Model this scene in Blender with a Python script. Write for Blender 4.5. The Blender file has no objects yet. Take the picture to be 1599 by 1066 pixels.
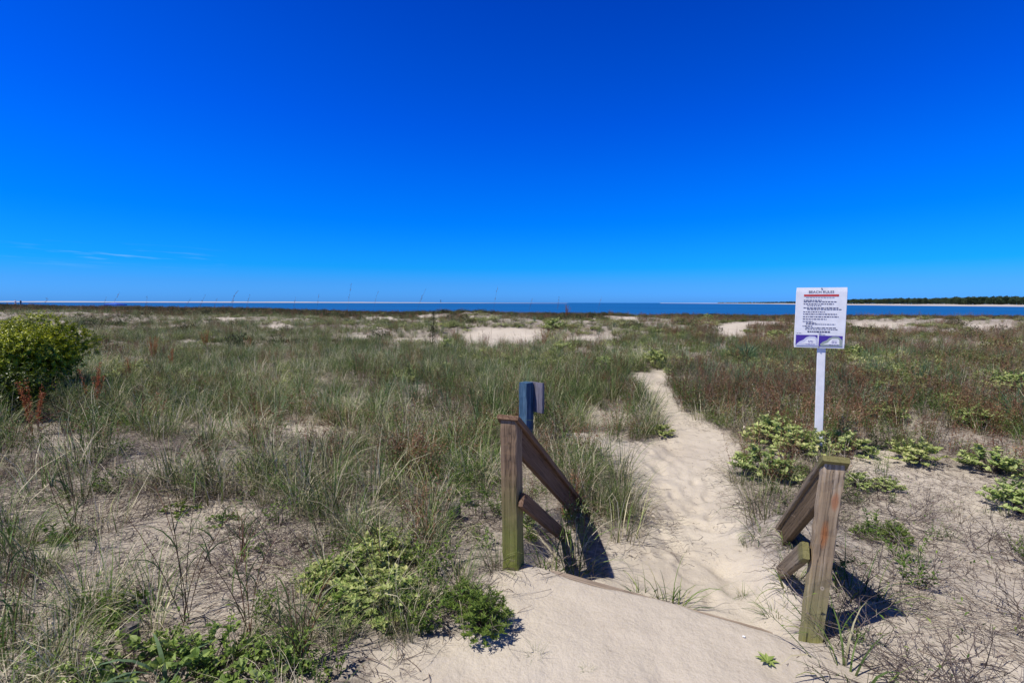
import bpy, math, random
import numpy as np
from mathutils import Vector, Matrix
R = math.radians
random.seed(7)
rng = np.random.default_rng(11)
scene = bpy.context.scene

# ------------------------------------------------------------------ camera
F = 755.0; W0, H0 = 1599.0, 1066.0
CAM = Vector((0.0, 0.0, 1.62)); PITCH = R(4.6); ROLL = R(0.13)
cd = bpy.data.cameras.new('camera'); cam = bpy.data.objects.new('camera', cd)
scene.collection.objects.link(cam); scene.camera = cam
cd.sensor_width = 36; cd.lens = 36 * F / W0; cd.clip_start = 0.05; cd.clip_end = 20000
CROT = Matrix.Rotation(math.pi/2 - PITCH, 3, 'X') @ Matrix.Rotation(ROLL, 3, 'Z')
cam.matrix_world = Matrix.Translation(CAM) @ CROT.to_4x4()
CR = np.array(CROT)

# ------------------------------------------------------------------ light
SUN_EL = R(58.5); SUN_TO = R(24)          # shadows run to the right and a little away
sdir = Vector((-math.cos(SUN_TO)*math.cos(SUN_EL), -math.sin(SUN_TO)*math.cos(SUN_EL), math.sin(SUN_EL)))
sl = bpy.data.lights.new('sun', 'SUN'); sl.energy = 5.0; sl.angle = R(0.5); sl.color = (1.0, .945, .85)
sun = bpy.data.objects.new('sun', sl); scene.collection.objects.link(sun)
sun.rotation_euler = sdir.to_track_quat('Z', 'Y').to_euler(); sun.location = (-20, -5, 30)
scene.view_settings.view_transform = 'Standard'; scene.view_settings.look = 'None'
scene.view_settings.exposure = 0.0; scene.view_settings.gamma = 1.0
scene.cycles.max_bounces = 5; scene.cycles.diffuse_bounces = 2; scene.cycles.glossy_bounces = 2
scene.cycles.transmission_bounces = 3; scene.cycles.transparent_max_bounces = 4
scene.cycles.use_denoising = True

world = bpy.data.worlds.new("World"); scene.world = world; world.use_nodes = True
wt = world.node_tree; wt.nodes.clear()
def N(t, ty, **k):
    n = t.nodes.new(ty)
    for a, v in k.items(): setattr(n, a, v)
    return n
def L(t, a, b): t.links.new(a, b)
def math_(t, op, a, b=None, clamp=False):
    n = N(t, 'ShaderNodeMath', operation=op, use_clamp=clamp)
    for i, v in enumerate((a, b)):
        if v is None: continue
        if isinstance(v, (int, float)): n.inputs[i].default_value = v
        else: L(t, v, n.inputs[i])
    return n.outputs[0]
def ramp(t, fac, stops, interp='LINEAR'):
    n = N(t, 'ShaderNodeValToRGB'); e = n.color_ramp.elements; n.color_ramp.interpolation = interp
    while len(e) > 1: e.remove(e[-1])
    for i, (p, c) in enumerate(stops):
        el = e[0] if i == 0 else e.new(p)
        el.position = p
        el.color = (*c, 1) if len(c) == 3 else c
    if fac is not None: L(t, fac, n.inputs[0])
    return n.outputs[0]
def srgb(r, g, b):
    f = lambda v: (v/255/12.92) if v/255 <= .04045 else ((v/255+.055)/1.055)**2.4
    return (f(r), f(g), f(b))
def mixc(t, fac, a, b, mode='MIX'):
    n = N(t, 'ShaderNodeMix', data_type='RGBA', blend_type=mode)
    for i, v in ((0, fac), (6, a), (7, b)):
        if isinstance(v, (int, float)): n.inputs[i].default_value = v
        elif isinstance(v, tuple): n.inputs[i].default_value = (*v, 1) if len(v) == 3 else v
        else: L(t, v, n.inputs[i])
    return n.outputs[2]
tc = N(wt, 'ShaderNodeTexCoord')
sep = N(wt, 'ShaderNodeSeparateXYZ'); L(wt, tc.outputs['Generated'], sep.inputs[0])
sky = N(wt, 'ShaderNodeTexSky', sky_type='NISHITA', sun_disc=False)
sky.sun_elevation = SUN_EL; sky.sun_rotation = math.atan2(sdir.x, sdir.y)
sky.air_density = 1.0; sky.dust_density = 0.6; sky.ozone_density = 2.0
# the deep polarised blue of this sky: a tint by elevation; the unseen zenith is darkened to dim ambient light
tint = ramp(wt, sep.outputs[2], [
    (0.0, (.20, .78, 2.5)), (.013, (.176, .753, 2.41)), (.036, (.129, .663, 2.02)), (.068, (.023, .644, 1.78)), (.157, (0, .53, 1.81)), (.241, (0, .475, 1.87)),
    (.329, (0, .40, 1.86)), (.426, (0, .356, 1.71)), (.506, (0, .308, 1.586)), (.60, (.05, .19, .36)), (.72, (.12, .16, .19)), (1.0, (.15, .16, .165))])
skyc = mixc(wt, 1.0, sky.outputs[0], tint, 'MULTIPLY')
# a few faint cirrus streaks low on the left
az = math_(wt, 'ARCTAN2', sep.outputs[0], sep.outputs[1])
cmb = N(wt, 'ShaderNodeCombineXYZ')
L(wt, math_(wt, 'MULTIPLY', az, 9.0), cmb.inputs[0])
L(wt, math_(wt, 'MULTIPLY', math_(wt, 'ADD', sep.outputs[2], math_(wt, 'MULTIPLY', az, 0.03)), 150.0), cmb.inputs[1])
cn = N(wt, 'ShaderNodeTexNoise'); cn.inputs['Scale'].default_value = 1.3; cn.inputs['Detail'].default_value = 5
L(wt, cmb.outputs[0], cn.inputs['Vector'])
cl = math_(wt, 'MULTIPLY', math_(wt, 'SUBTRACT', cn.outputs[0], 0.54, True), 3.0, True)
def bump_mask(v, c, w):
    a = math_(wt, 'ABSOLUTE', math_(wt, 'SUBTRACT', v, c))
    return math_(wt, 'SUBTRACT', 1.0, math_(wt, 'DIVIDE', a, w), True)
cl = math_(wt, 'MULTIPLY', cl, math_(wt, 'MULTIPLY', bump_mask(az, R(-39), R(9)), bump_mask(sep.outputs[2], 0.072, 0.022)))
skyc = mixc(wt, cl, skyc, (3.6, 6.3, 9.8))
bg = N(wt, 'ShaderNodeBackground'); bg.inputs[1].default_value = 0.1
L(wt, skyc, bg.inputs[0])
wo = N(wt, 'ShaderNodeOutputWorld'); L(wt, bg.outputs[0], wo.inputs[0])


# ------------------------------------------------------------------ helpers
def hash2(ix, iy, seed):
    n = (ix.astype(np.int64) * 374761393 + iy.astype(np.int64) * 668265263 + seed * 974711) & 0x7fffffff
    n = ((n ^ (n >> 13)) * 1274126177) & 0x7fffffff
    n = n ^ (n >> 16)
    return (n & 0xffff) / 65535.0
def vnoise(x, y, seed=0):
    x = np.asarray(x, float); y = np.asarray(y, float)
    ix = np.floor(x); iy = np.floor(y); fx = x-ix; fy = y-iy
    fx = fx*fx*(3-2*fx); fy = fy*fy*(3-2*fy)
    a = hash2(ix, iy, seed); b = hash2(ix+1, iy, seed); c = hash2(ix, iy+1, seed); d = hash2(ix+1, iy+1, seed)
    return (a*(1-fx)+b*fx)*(1-fy) + (c*(1-fx)+d*fx)*fy
def fbm(x, y, seed=0, octv=4):
    s = 0; a = .5
    for o in range(octv):
        s = s + a*(vnoise(x*2**o, y*2**o, seed+o*7)-.5); a *= .5
    return s*2
def sm(v, a, b):
    t = np.clip((np.asarray(v, float)-a)/(b-a), 0, 1); return t*t*(3-2*t)
YAW = R(22)
D2 = np.array([math.sin(YAW), math.cos(YAW)]); R2 = np.array([math.cos(YAW), -math.sin(YAW)])
PL = np.array([0.012, 2.85]); PR = np.array([1.50, 2.30])

def rays(u, v):
    u = np.asarray(u, float); v = np.asarray(v, float)
    c = np.stack([(u-W0/2)/F, -(v-H0/2)/F, -np.ones_like(u)], -1)
    return c @ CR.T
def project(x, y, z):
    p = np.stack([np.asarray(x, float)-CAM.x, np.asarray(y, float)-CAM.y, np.asarray(z, float)-CAM.z], -1) @ CR
    d = np.maximum(-p[..., 2], 1e-3)
    return W0/2 + F*p[..., 0]/d, H0/2 - F*p[..., 1]/d
def flat_at(u, v, z=-0.3):
    d = rays(u, v); t = (z-CAM.z)/d[..., 2]; return d[..., 0]*t, d[..., 1]*t
MOUNDS = []
def add_mound(u, v, z0, rx, ry, h):
    x, y = flat_at(u, v, z0); MOUNDS.append((float(x), float(y), rx, ry, h))
add_mound(790, 516, -.3, 4.5, 3.2, .75); add_mound(690, 521, -.3, 3.0, 2.0, .35); add_mound(920, 520, -.3, 3.5, 2.5, .35)
add_mound(620, 524, -.3, 3.0, 2.0, .3); add_mound(680, 493, -.3, 5, 5, .5); add_mound(755, 493, -.3, 5, 5, .5)
add_mound(975, 496, -.3, 6, 6, .45); add_mound(1370, 503, -.3, 6, 4, .55); add_mound(1550, 506, -.3, 6, 4, .6)
add_mound(110, 513, -.3, 3, 2, .45); add_mound(430, 503, -.3, 5, 3, .4); add_mound(60, 500, -.3, 9, 6, .5)
add_mound(500, 515, -.3, 6, 4, .3); add_mound(900, 700, -.3, .5, .45, .16)
add_mound(1180, 505, -.3, 5, 4, .3)
MOUNDS.append((2.12, 3.62, .42, .42, .17)); MOUNDS.append((1.78, 3.02, .28, .35, .10))
def path_centre(y):
    ys = [2.5, 3.6, 4.6, 6.0, 8.0, 10.5, 13.5, 18, 24, 30, 45, 70]
    xs = [.95, 1.45, 1.75, 2.1, 2.25, 2.75, 4.4, 8.0, 11.5, 14.0, 20, 30]
    return np.interp(y, ys, xs), np.interp(y, ys, [.8, .75, .72, .62, .62, .5, .5, .6, .8, .9, 1, 1])
frng = np.random.default_rng(5); FEET = []
for _ in range(190):
    fy = 2.2+9*frng.random()**1.4; fc, fw = path_centre(fy); fx_ = fc+frng.normal(0, .42)*fw
    dirn = math.atan2(float(path_centre(fy+.5)[0]-fc), .5)+frng.normal(0, .25)
    if (fx_-PL[0])*D2[0]+(fy-PL[1])*D2[1] < .45: continue
    FEET.append((float(fx_), float(fy), dirn, frng.uniform(.004, .012), frng.uniform(.8, 1.25)))
for _ in range(9):
    FEET.append((frng.uniform(.2, 1.4), frng.uniform(1.2, 2.0), .35+frng.normal(0, .5), frng.uniform(.002, .005), 1.05))
def height(x, y, fine=True):
    x = np.asarray(x, float); y = np.asarray(y, float)
    s = (x-PL[0])*D2[0] + (y-PL[1])*D2[1]; t = (x-PL[0])*R2[0] + (y-PL[1])*R2[1]
    s = s + .05*fbm(x*2.2, y*2.2, 91, 2) + .075*np.clip(t, 0, 1.5)
    z = -.30*sm(s, -.1, 3.2)
    win = sm(t, -.12, .06)*(1-sm(t, 1.35, 1.75))
    z = z - .17*sm(s, .05, .17)*win*(1-sm(s, .8, 3.2))
    z = z + .012*np.exp(-((s+.02)/.12)**2)*win*(s < .2)
    r = np.hypot(x, y)
    pc, pw = path_centre(y)
    onp = np.exp(-((x-pc)/(pw*1.1))**2)
    a1 = .05 + .30*sm(r, 5, 30)
    rel = 1-.75*onp*(1-sm(r, 14, 40))
    z = z + a1*fbm(x*.16+3, y*.16, 5, 3)*rel + (.03+.10*sm(r, 4, 20))*fbm(x*.7, y*.7, 9, 3)*rel*sm(r, 1.5, 4)
    z = z - .05*onp*sm(s, .3, 1.2)
    for mx, my, rx, ry, h in MOUNDS:
        z = z + h*np.exp(-((x-mx)/rx)**2 - ((y-my)/ry)**2)
    ridge = np.interp(x/np.maximum(y, 1), [-1.1, -.6, -.25, 0, .4, 1.1], [.85, .40, -.25, -.38, -.62, -.9])
    w = sm(y, 35, 80)*(y > 10)
    z = z + ridge*w
    z = z - 4.3*sm(y + 7*fbm(x*.05, x*0, 31, 2), 92, 132)
    if fine:
        z = z + .016*fbm(x*5, y*5, 21, 3)*(1-sm(r, 9, 16))
        # scuffed footprints along the path
        fp = vnoise(x*4.6, y*4.0, 55); fp = -np.clip(fp-.58, 0, 1)*.16
        z = z + fp*np.exp(-((x-pc)/(pw*.75))**2)*(1-sm(r, 12, 22))*sm(s, .3, .8)
        z = z - .018*np.clip(vnoise(x*6, y*6, 77)-.6, 0, 1)*sm(-s, 0, .3)
        if x.ndim == 2:
            for fx_, fy, fa, fd, fs in FEET:
                i0, i1 = np.searchsorted(y[:, 0], [fy-.4, fy+.4]); j0, j1 = np.searchsorted(x[0], [fx_-.4, fx_+.4])
                dx = x[i0:i1, j0:j1]-fx_; dy = y[i0:i1, j0:j1]-fy
                wq = .25*fbm(dx*9+fx_*5, dy*9, 7, 2); dx = dx+wq*.09; dy = dy+wq*.07; al = (dx*math.sin(fa)+dy*math.cos(fa))/(.13*fs); ac = (dx*math.cos(fa)-dy*math.sin(fa))/(.048*fs)
                rr = np.sqrt(al*al+ac*ac); z[i0:i1, j0:j1] += fd*(-1.0*(1-sm(rr, .35, 1.35)) + .3*np.exp(-((rr-1.5)/.4)**2))
    return z
def at(u, v):
    d = rays(u, v); z = -.3
    for _ in range(12):
        t = (z-CAM.z)/d[2]; x, y = d[0]*t, d[1]*t
        z = .5*z+.5*float(height(x, y, False))
    return Vector((x, y, float(height(x, y, False))))

def tag(o, label=None, cat=None, group=None, kind=None):
    for k, v in (('label', label), ('category', cat), ('group', group), ('kind', kind)):
        if v: o[k] = v
    return o
def link(o, parent=None):
    scene.collection.objects.link(o)
    if parent: o.parent = parent
    return o
def np_mesh(name, v, quads=None, tris=None, mats=(), mi=None, attrs=None, smooth=False):
    v = np.asarray(v, np.float32)
    q = np.zeros((0, 4), np.int32) if quads is None else np.asarray(quads, np.int32).reshape(-1, 4)
    t = np.zeros((0, 3), np.int32) if tris is None else np.asarray(tris, np.int32).reshape(-1, 3)
    me = bpy.data.meshes.new(name)
    me.vertices.add(len(v)); me.vertices.foreach_set('co', v.ravel())
    me.loops.add(q.size+t.size); me.loops.foreach_set('vertex_index', np.concatenate([q.ravel(), t.ravel()]))
    me.polygons.add(len(q)+len(t))
    ls = np.concatenate([np.arange(len(q))*4, q.size+np.arange(len(t))*3]).astype(np.int32)
    me.polygons.foreach_set('loop_start', ls)
    me.polygons.foreach_set('use_smooth', np.full(len(q)+len(t), smooth, bool))
    if mi is not None: me.polygons.foreach_set('material_index', np.asarray(mi, np.int32))
    for k, a in (attrs or {}).items():
        at_ = me.attributes.new(k, 'FLOAT', 'POINT'); at_.data.foreach_set('value', np.asarray(a, np.float32))
    for m in mats: me.materials.append(m)
    me.update(calc_edges=True); me.validate()
    return me
class PB:                                   # plant builder: ribbons, tubes and leaves in one mesh
    def __init__(s): s.v = []; s.q = []; s.t = []; s.qm = []; s.tm = []; s.tone = []; s.h = []; s.n = 0
    def ribbon(s, pts, w, tone, m=0, side=None, wprof=None):
        pts = [Vector(p) for p in pts]; k = len(pts); b = s.n
        if side is None:
            d = pts[-1]-pts[0]; side = d.cross(Vector((random.uniform(-1, 1), random.uniform(-1, 1), .2)))
            if side.length < 1e-6: side = Vector((1, 0, 0))
        side = side.normalized()
        for i, p in enumerate(pts):
            f = i/(k-1); ww = w*(wprof(f) if wprof else (1-.92*f**1.6))*.5
            s.v += [p-side*ww, p+side*ww]; s.tone += [tone, tone]; s.h += [f, f]
        for i in range(k-1): s.q.append((b+2*i, b+2*i+1, b+2*i+3, b+2*i+2)); s.qm.append(m)
        s.n += 2*k
    def stick(s, pts, r, tone, m=0, taper=.6):
        pts = [Vector(p) for p in pts]; k = len(pts); b = s.n
        for i, p in enumerate(pts):
            d = (pts[min(i+1, k-1)]-pts[max(i-1, 0)]).normalized()
            a = d.orthogonal().normalized(); c = d.cross(a)
            f = i/(k-1); rr = r*(1-taper*f)
            for j in range(3):
                an = 2.094*j; s.v.append(p+(a*math.cos(an)+c*math.sin(an))*rr)
            s.tone += [tone]*3; s.h += [f]*3
        for i in range(k-1):
            for j in range(3):
                j2 = (j+1) % 3; s.q.append((b+3*i+j, b+3*i+j2, b+3*i+3+j2, b+3*i+3+j)); s.qm.append(m)
        s.n += 3*k
    def leaf(s, p, d, nrm, ln, wd, tone, m=0, fold=.25):
        p = Vector(p); d = Vector(d).normalized(); side = d.cross(Vector(nrm))
        if side.length < 1e-5: side = d.orthogonal()
        side.normalize(); up = side.cross(d); b = s.n
        if wd >= .03:
            a_, c_ = wd*.40, wd*.5; lift = up*wd*fold
            s.v += [p, p+d*ln*.22+side*a_+lift*.7, p+d*ln*.22, p+d*ln*.22-side*a_+lift*.7, p+d*ln*.55+side*c_+lift-up*ln*.03, p+d*ln*.55-up*ln*.03, p+d*ln*.55-side*c_+lift-up*ln*.03,
                    p+d*ln*.84+side*c_*.55+lift*.5-up*ln*.09, p+d*ln*.84-up*ln*.1, p+d*ln*.84-side*c_*.55+lift*.5-up*ln*.09, p+d*ln-up*ln*.16]
            s.tone += [tone]*11; s.h += [.2]+[.4]*3+[.6]*3+[.8]*3+[1]; s.n += 11
            s.q += [(b, b+1, b+2, b+2), (b+1, b+4, b+5, b+2), (b+2, b+5, b+6, b+3), (b+4, b+7, b+8, b+5), (b+5, b+8, b+9, b+6)]
            s.q.pop(-5); s.qm += [m]*4
            s.t += [(b, b+1, b+2), (b, b+2, b+3), (b+7, b+10, b+8), (b+8, b+10, b+9)]; s.tm += [m]*4
            return
        s.v += [p, p+d*ln*.45+side*wd*.5+up*wd*fold, p+d*ln*.42-up*ln*.02, p+d*ln*.45-side*wd*.5+up*wd*fold, p+d*ln-up*ln*.12]
        s.tone += [tone]*5; s.h += [0, .5, .5, .5, 1]
        s.q += [(b, b+1, b+4, b+2), (b, b+2, b+4, b+3)]; s.qm += [m, m]; s.n += 5
    def mesh(s, name, mats, smooth=False):
        return np_mesh(name, [tuple(p) for p in s.v], s.q or None, s.t or None, mats, s.qm+s.tm, {'tone': s.tone, 'hgt': s.h}, smooth)

def new_mat(name):
    m = bpy.data.materials.new(name); m.use_nodes = True; t = m.node_tree; t.nodes.clear()
    return m, t, N(t, 'ShaderNodeOutputMaterial')
def leaf_mat(name, stops, base=None, var=.25, transl=.25, rough=.55, spec=.25, basepos=.35):
    m, t, out = new_mat(name)
    a = N(t, 'ShaderNodeAttribute', attribute_name='tone'); h = N(t, 'ShaderNodeAttribute', attribute_name='hgt')
    ti = N(t, 'ShaderNodeAttribute', attribute_name='tint', attribute_type='INSTANCER')
    oi = N(t, 'ShaderNodeObjectInfo')
    c = ramp(t, math_(t, 'ADD', a.outputs['Fac'], math_(t, 'MULTIPLY', ti.outputs['Fac'], .18), True), stops)
    if base:
        f = math_(t, 'SUBTRACT', 1.0, math_(t, 'DIVIDE', h.outputs['Fac'], basepos), True)
        c = mixc(t, math_(t, 'MULTIPLY', f, .8), c, base)
    hs = N(t, 'ShaderNodeHueSaturation'); L(t, c, hs.inputs['Color'])
    v = math_(t, 'ADD', math_(t, 'MULTIPLY', ti.outputs['Fac'], var), 1.0)
    L(t, v, hs.inputs['Value'])
    L(t, math_(t, 'ADD', math_(t, 'MULTIPLY', math_(t, 'SUBTRACT', oi.outputs['Random'], .5), .02), .5), hs.inputs['Hue'])
    p = N(t, 'ShaderNodeBsdfPrincipled'); L(t, hs.outputs[0], p.inputs['Base Color'])
    p.inputs['Roughness'].default_value = rough; p.inputs['Specular IOR Level'].default_value = spec
    if transl > 0:
        tr = N(t, 'ShaderNodeBsdfTranslucent'); L(t, hs.outputs[0], tr.inputs[0])
        mx = N(t, 'ShaderNodeMixShader'); mx.inputs[0].default_value = transl
        L(t, p.outputs[0], mx.inputs[1]); L(t, tr.outputs[0], mx.inputs[2]); L(t, mx.outputs[0], out.inputs[0])
    else: L(t, p.outputs[0], out.inputs[0])
    return m
M = {}
M['grass'] = leaf_mat('grass_blade', [(0, (.022, .045, .011)), (.4, (.075, .145, .028)), (.7, (.17, .26, .055)), (.88, (.30, .30, .13)), (1, (.58, .52, .36))], base=(.14, .11, .06), transl=.25, var=.42)
M['dry'] = leaf_mat('dry_blade', [(0, (.10, .075, .05)), (.4, (.22, .17, .115)), (.75, (.42, .35, .25)), (1, (.62, .55, .43))], transl=.25)
M['brown'] = leaf_mat('brown_weed', [(0, (.09, .042, .022)), (.4, (.20, .094, .048)), (.7, (.32, .165, .09)), (1, (.46, .30, .18))], transl=.25)
M['rust'] = leaf_mat('rust_seed', [(0, (.14, .04, .015)), (.5, (.36, .11, .04)), (1, (.52, .20, .07))], transl=.2)
M['twig'] = leaf_mat('dead_twig', [(0, (.045, .033, .028)), (.6, (.12, .09, .075)), (1, (.32, .26, .21))], transl=0)
M['herb'] = leaf_mat('herb_leaf', [(0, (.055, .11, .018)), (.5, (.12, .20, .032)), (1, (.26, .34, .07))], transl=.35)
M['croton'] = leaf_mat('pale_leaf', [(0, (.11, .17, .045)), (.4, (.27, .36, .09)), (.8, (.47, .53, .21)), (1, (.64, .63, .27))], transl=.3, rough=.7)
M['vine'] = leaf_mat('vine_leaf', [(0, (.08, .15, .03)), (.5, (.19, .29, .06)), (1, (.40, .50, .16))], transl=.3)
M['cover'] = leaf_mat('cover_leaf', [(0, (.09, .12, .035)), (.45, (.22, .27, .075)), (.85, (.42, .45, .16)), (1, (.55, .53, .29))], transl=.25, var=.4)
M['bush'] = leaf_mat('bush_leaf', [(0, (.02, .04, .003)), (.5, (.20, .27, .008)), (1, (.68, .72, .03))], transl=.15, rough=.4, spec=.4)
M['scrub'] = leaf_mat('scrub_leaf', [(0, (.025, .03, .013)), (.5, (.06, .065, .025)), (1, (.13, .12, .045))], transl=.15)
M['pine'] = leaf_mat('far_needles', [(0, (.03, .05, .03)), (.5, (.055, .09, .04)), (1, (.10, .15, .06))], transl=0)
M['blue_blade'] = leaf_mat('blue_green_blade', [(0, (.06, .11, .055)), (1, (.18, .28, .14))], transl=.3)

def rnd(a, b): return random.uniform(a, b)
def arc(p, az_, ln, lean, bend, k=5):
    """a stem that starts at p, leans and bends over"""
    pts = [Vector(p)]; th = lean; q = Vector(p)
    for i in range(k-1):
        q = q + Vector((math.cos(az_)*math.sin(th), math.sin(az_)*math.sin(th), math.cos(th)))*(ln/(k-1))
        th += bend/(k-1)*(1+i*.4); pts.append(q.copy())
    return pts
def grass_tuft(n=70, L0=.35, L1=.75, rad=.09, w=.0045, dry=.2, bend=1.2, mat='grass', lean=.35, k=5, toner=(.1, .85)):
    b = PB()
    for i in range(n):
        a = rnd(0, 6.283); r = rad*math.sqrt(random.random())
        p = (math.cos(a)*r, math.sin(a)*r, -.02)
        az_ = a+rnd(-.8, .8)
        pts = arc(p, az_, rnd(L0, L1), abs(random.gauss(0, lean)), rnd(.15, bend), k)
        isdry = random.random() < dry
        b.ribbon(pts, w*rnd(.7, 1.3), rnd(.9, 1) if isdry else rnd(*toner), 0,
                 side=Vector((-math.sin(az_)+rnd(-.5, .5), math.cos(az_)+rnd(-.5, .5), rnd(-.3, .3))))
    return b.mesh('tuft', [M[mat]])
def brown_weed(n=14, h0=.4, h1=.85, rad=.14, green=.3, mats=('brown', 'grass')):
    b = PB()
    for i in range(n):
        a = rnd(0, 6.283); r = rad*math.sqrt(random.random()); ln = rnd(h0, h1)
        pts = arc((math.cos(a)*r, math.sin(a)*r, -.02), a, ln, abs(random.gauss(0, .18)), rnd(-.1, .35), 5)
        tn = rnd(.1, .8); b.stick(pts, .0028, tn, 0)
        for j in range(int(ln*26)):
            f = rnd(.15, 1.0); q = f*4; ii = min(int(q), 3); pp = pts[ii].lerp(pts[ii+1], q-ii)
            aa = rnd(0, 6.283); d = Vector((math.cos(aa), math.sin(aa), rnd(.1, 1.4)))
            g = f < .6 and random.random() < green
            b.leaf(pp, d, (rnd(-1, 1), rnd(-1, 1), 1), rnd(.025, .06)*(1.2-.4*f), rnd(.006, .014), rnd(0, 1) if not g else rnd(.2, .9), 1 if g else 0)
            if f > .5 and j % 3 == 0:
                b.stick([pp, pp+d.normalized()*rnd(.05, .12)], .0016, tn, 0)
                for _ in range(3):
                    e = pp+d.normalized()*rnd(.03, .12); b.leaf(e, (rnd(-1, 1), rnd(-1, 1), rnd(0, 1)), (0, 0, 1), rnd(.012, .025), .008, rnd(.2, 1), 0)
    return b.mesh('weed', [M[mats[0]], M[mats[1]]])
def twig_tangle(n=26, rad=.38, up=.22, r=.0024, leaves=0):
    b = PB()
    def grow(p, d, ln, rr, lv, tn):
        pts = [p]; q = p.copy()
        for i in range(3):
            d = (d+Vector((rnd(-.35, .35), rnd(-.35, .35), rnd(-.3, .28)))).normalized(); q = q+d*ln/3
            if q.z < .004: q.z = .004+rnd(0, .02)
            pts.append(q.copy())
        b.stick(pts, rr, tn, 0)
        if lv > 0:
            for _ in range(random.choice((2, 3, 3))):
                f = random.choice((1, 2, 3)); grow(pts[f], (d+Vector((rnd(-.9, .9), rnd(-.9, .9), rnd(-.3, .5)))).normalized(), ln*.6, rr*.65, lv-1, tn)
        elif leaves and random.random() < leaves:
            b.leaf(q, d, (0, 0, 1), rnd(.015, .03), .008, rnd(0, 1), 1)
    for i in range(n//4):
        a = rnd(0, 6.283)
        grow(Vector((rnd(-.06, .06), rnd(-.06, .06), 0)), Vector((math.cos(a), math.sin(a), rnd(.1, up*4))).normalized(), rad*rnd(.4, .75), r, 2, rnd(0, .9))
    return b.mesh('tangle', [M['twig'], M['herb']])
def litter_patch(n=70, rad=.45, l0=.03, l1=.16):
    b = PB()
    for i in range(n):
        a = rnd(0, 6.283); r = rad*math.sqrt(random.random()); x, y = math.cos(a)*r, math.sin(a)*r
        aa = random.gauss(.35, .7)+math.pi*random.randint(0, 1); ln = rnd(l0, l1); z = rnd(.003, .012)
        pts = [(x, y, z)]
        for j in range(3):
            aa += rnd(-.35, .35); x += math.cos(aa)*ln/3; y += math.sin(aa)*ln/3; pts.append((x, y, rnd(.002, .022)))
        b.stick(pts, rnd(.0009, .0026), rnd(0, 1) if random.random() < .85 else 1, 0)
    return b.mesh('litter', [M['twig']])
def herb_plant(n=8, h=.16, rad=.07, lf=.03, lw=.012, mat='herb', per=12, tone=(0, 1)):
    b = PB()
    for i in range(n):
        a = rnd(0, 6.283)
        pts = arc((math.cos(a)*rad*.3, math.sin(a)*rad*.3, -.01), a, h*rnd(.5, 1.2), abs(random.gauss(.4, .35)), rnd(-.2, .3), 4)
        b.stick(pts, .0016, .2, 0)
        for j in range(per):
            f = rnd(.15, 1); q = f*3; ii = min(int(q), 2); pp = pts[ii].lerp(pts[ii+1], q-ii); aa = rnd(0, 6.283)
            b.leaf(pp, (math.cos(aa), math.sin(aa), rnd(.1, 1.1)), (0, 0, 1), lf*rnd(.6, 1.3), lw*rnd(.7, 1.3), rnd(*tone), 0)
    return b.mesh('herb', [M[mat]])
def mound_plant(rad=.32, h=.3, stems=34, lf=.045, lw=.022, mat='croton', per=16):
    """a low domed plant of many leafy shoots"""
    b = PB()
    for i in range(stems):
        a = rnd(0, 6.283); r = rad*math.sqrt(random.random()); top = Vector((math.cos(a)*r, math.sin(a)*r, h*(1-(r/rad)**2*.65)*rnd(.45, 1.2)))
        mid = Vector((top.x*.45, top.y*.45, top.z*.6)); pts = [Vector((0, 0, 0)), mid, top]
        b.stick(pts, .003, .1, 1)
        out = Vector((math.cos(a)*r*1.2, math.sin(a)*r*1.2, h*.8)).normalized()
        for j in range(per):
            f = 1-rnd(0, 1)**1.5*.7; pp = mid.lerp(top, f) + Vector((rnd(-.01, .01), rnd(-.01, .01), 0)); aa = j*2.4+rnd(-.3, .3)
            d = Vector((math.cos(aa), math.sin(aa), rnd(-.1, .9))) + out*.5
            b.leaf(pp, d, out+Vector((rnd(-.4, .4), rnd(-.4, .4), .5)), lf*rnd(.55, 1.25), lw*rnd(.7, 1.25), min(1, max(0, .25+.5*f+rnd(-.3, .3))), 0)
    return b.mesh('mound', [M[mat], M['twig']])

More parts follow.
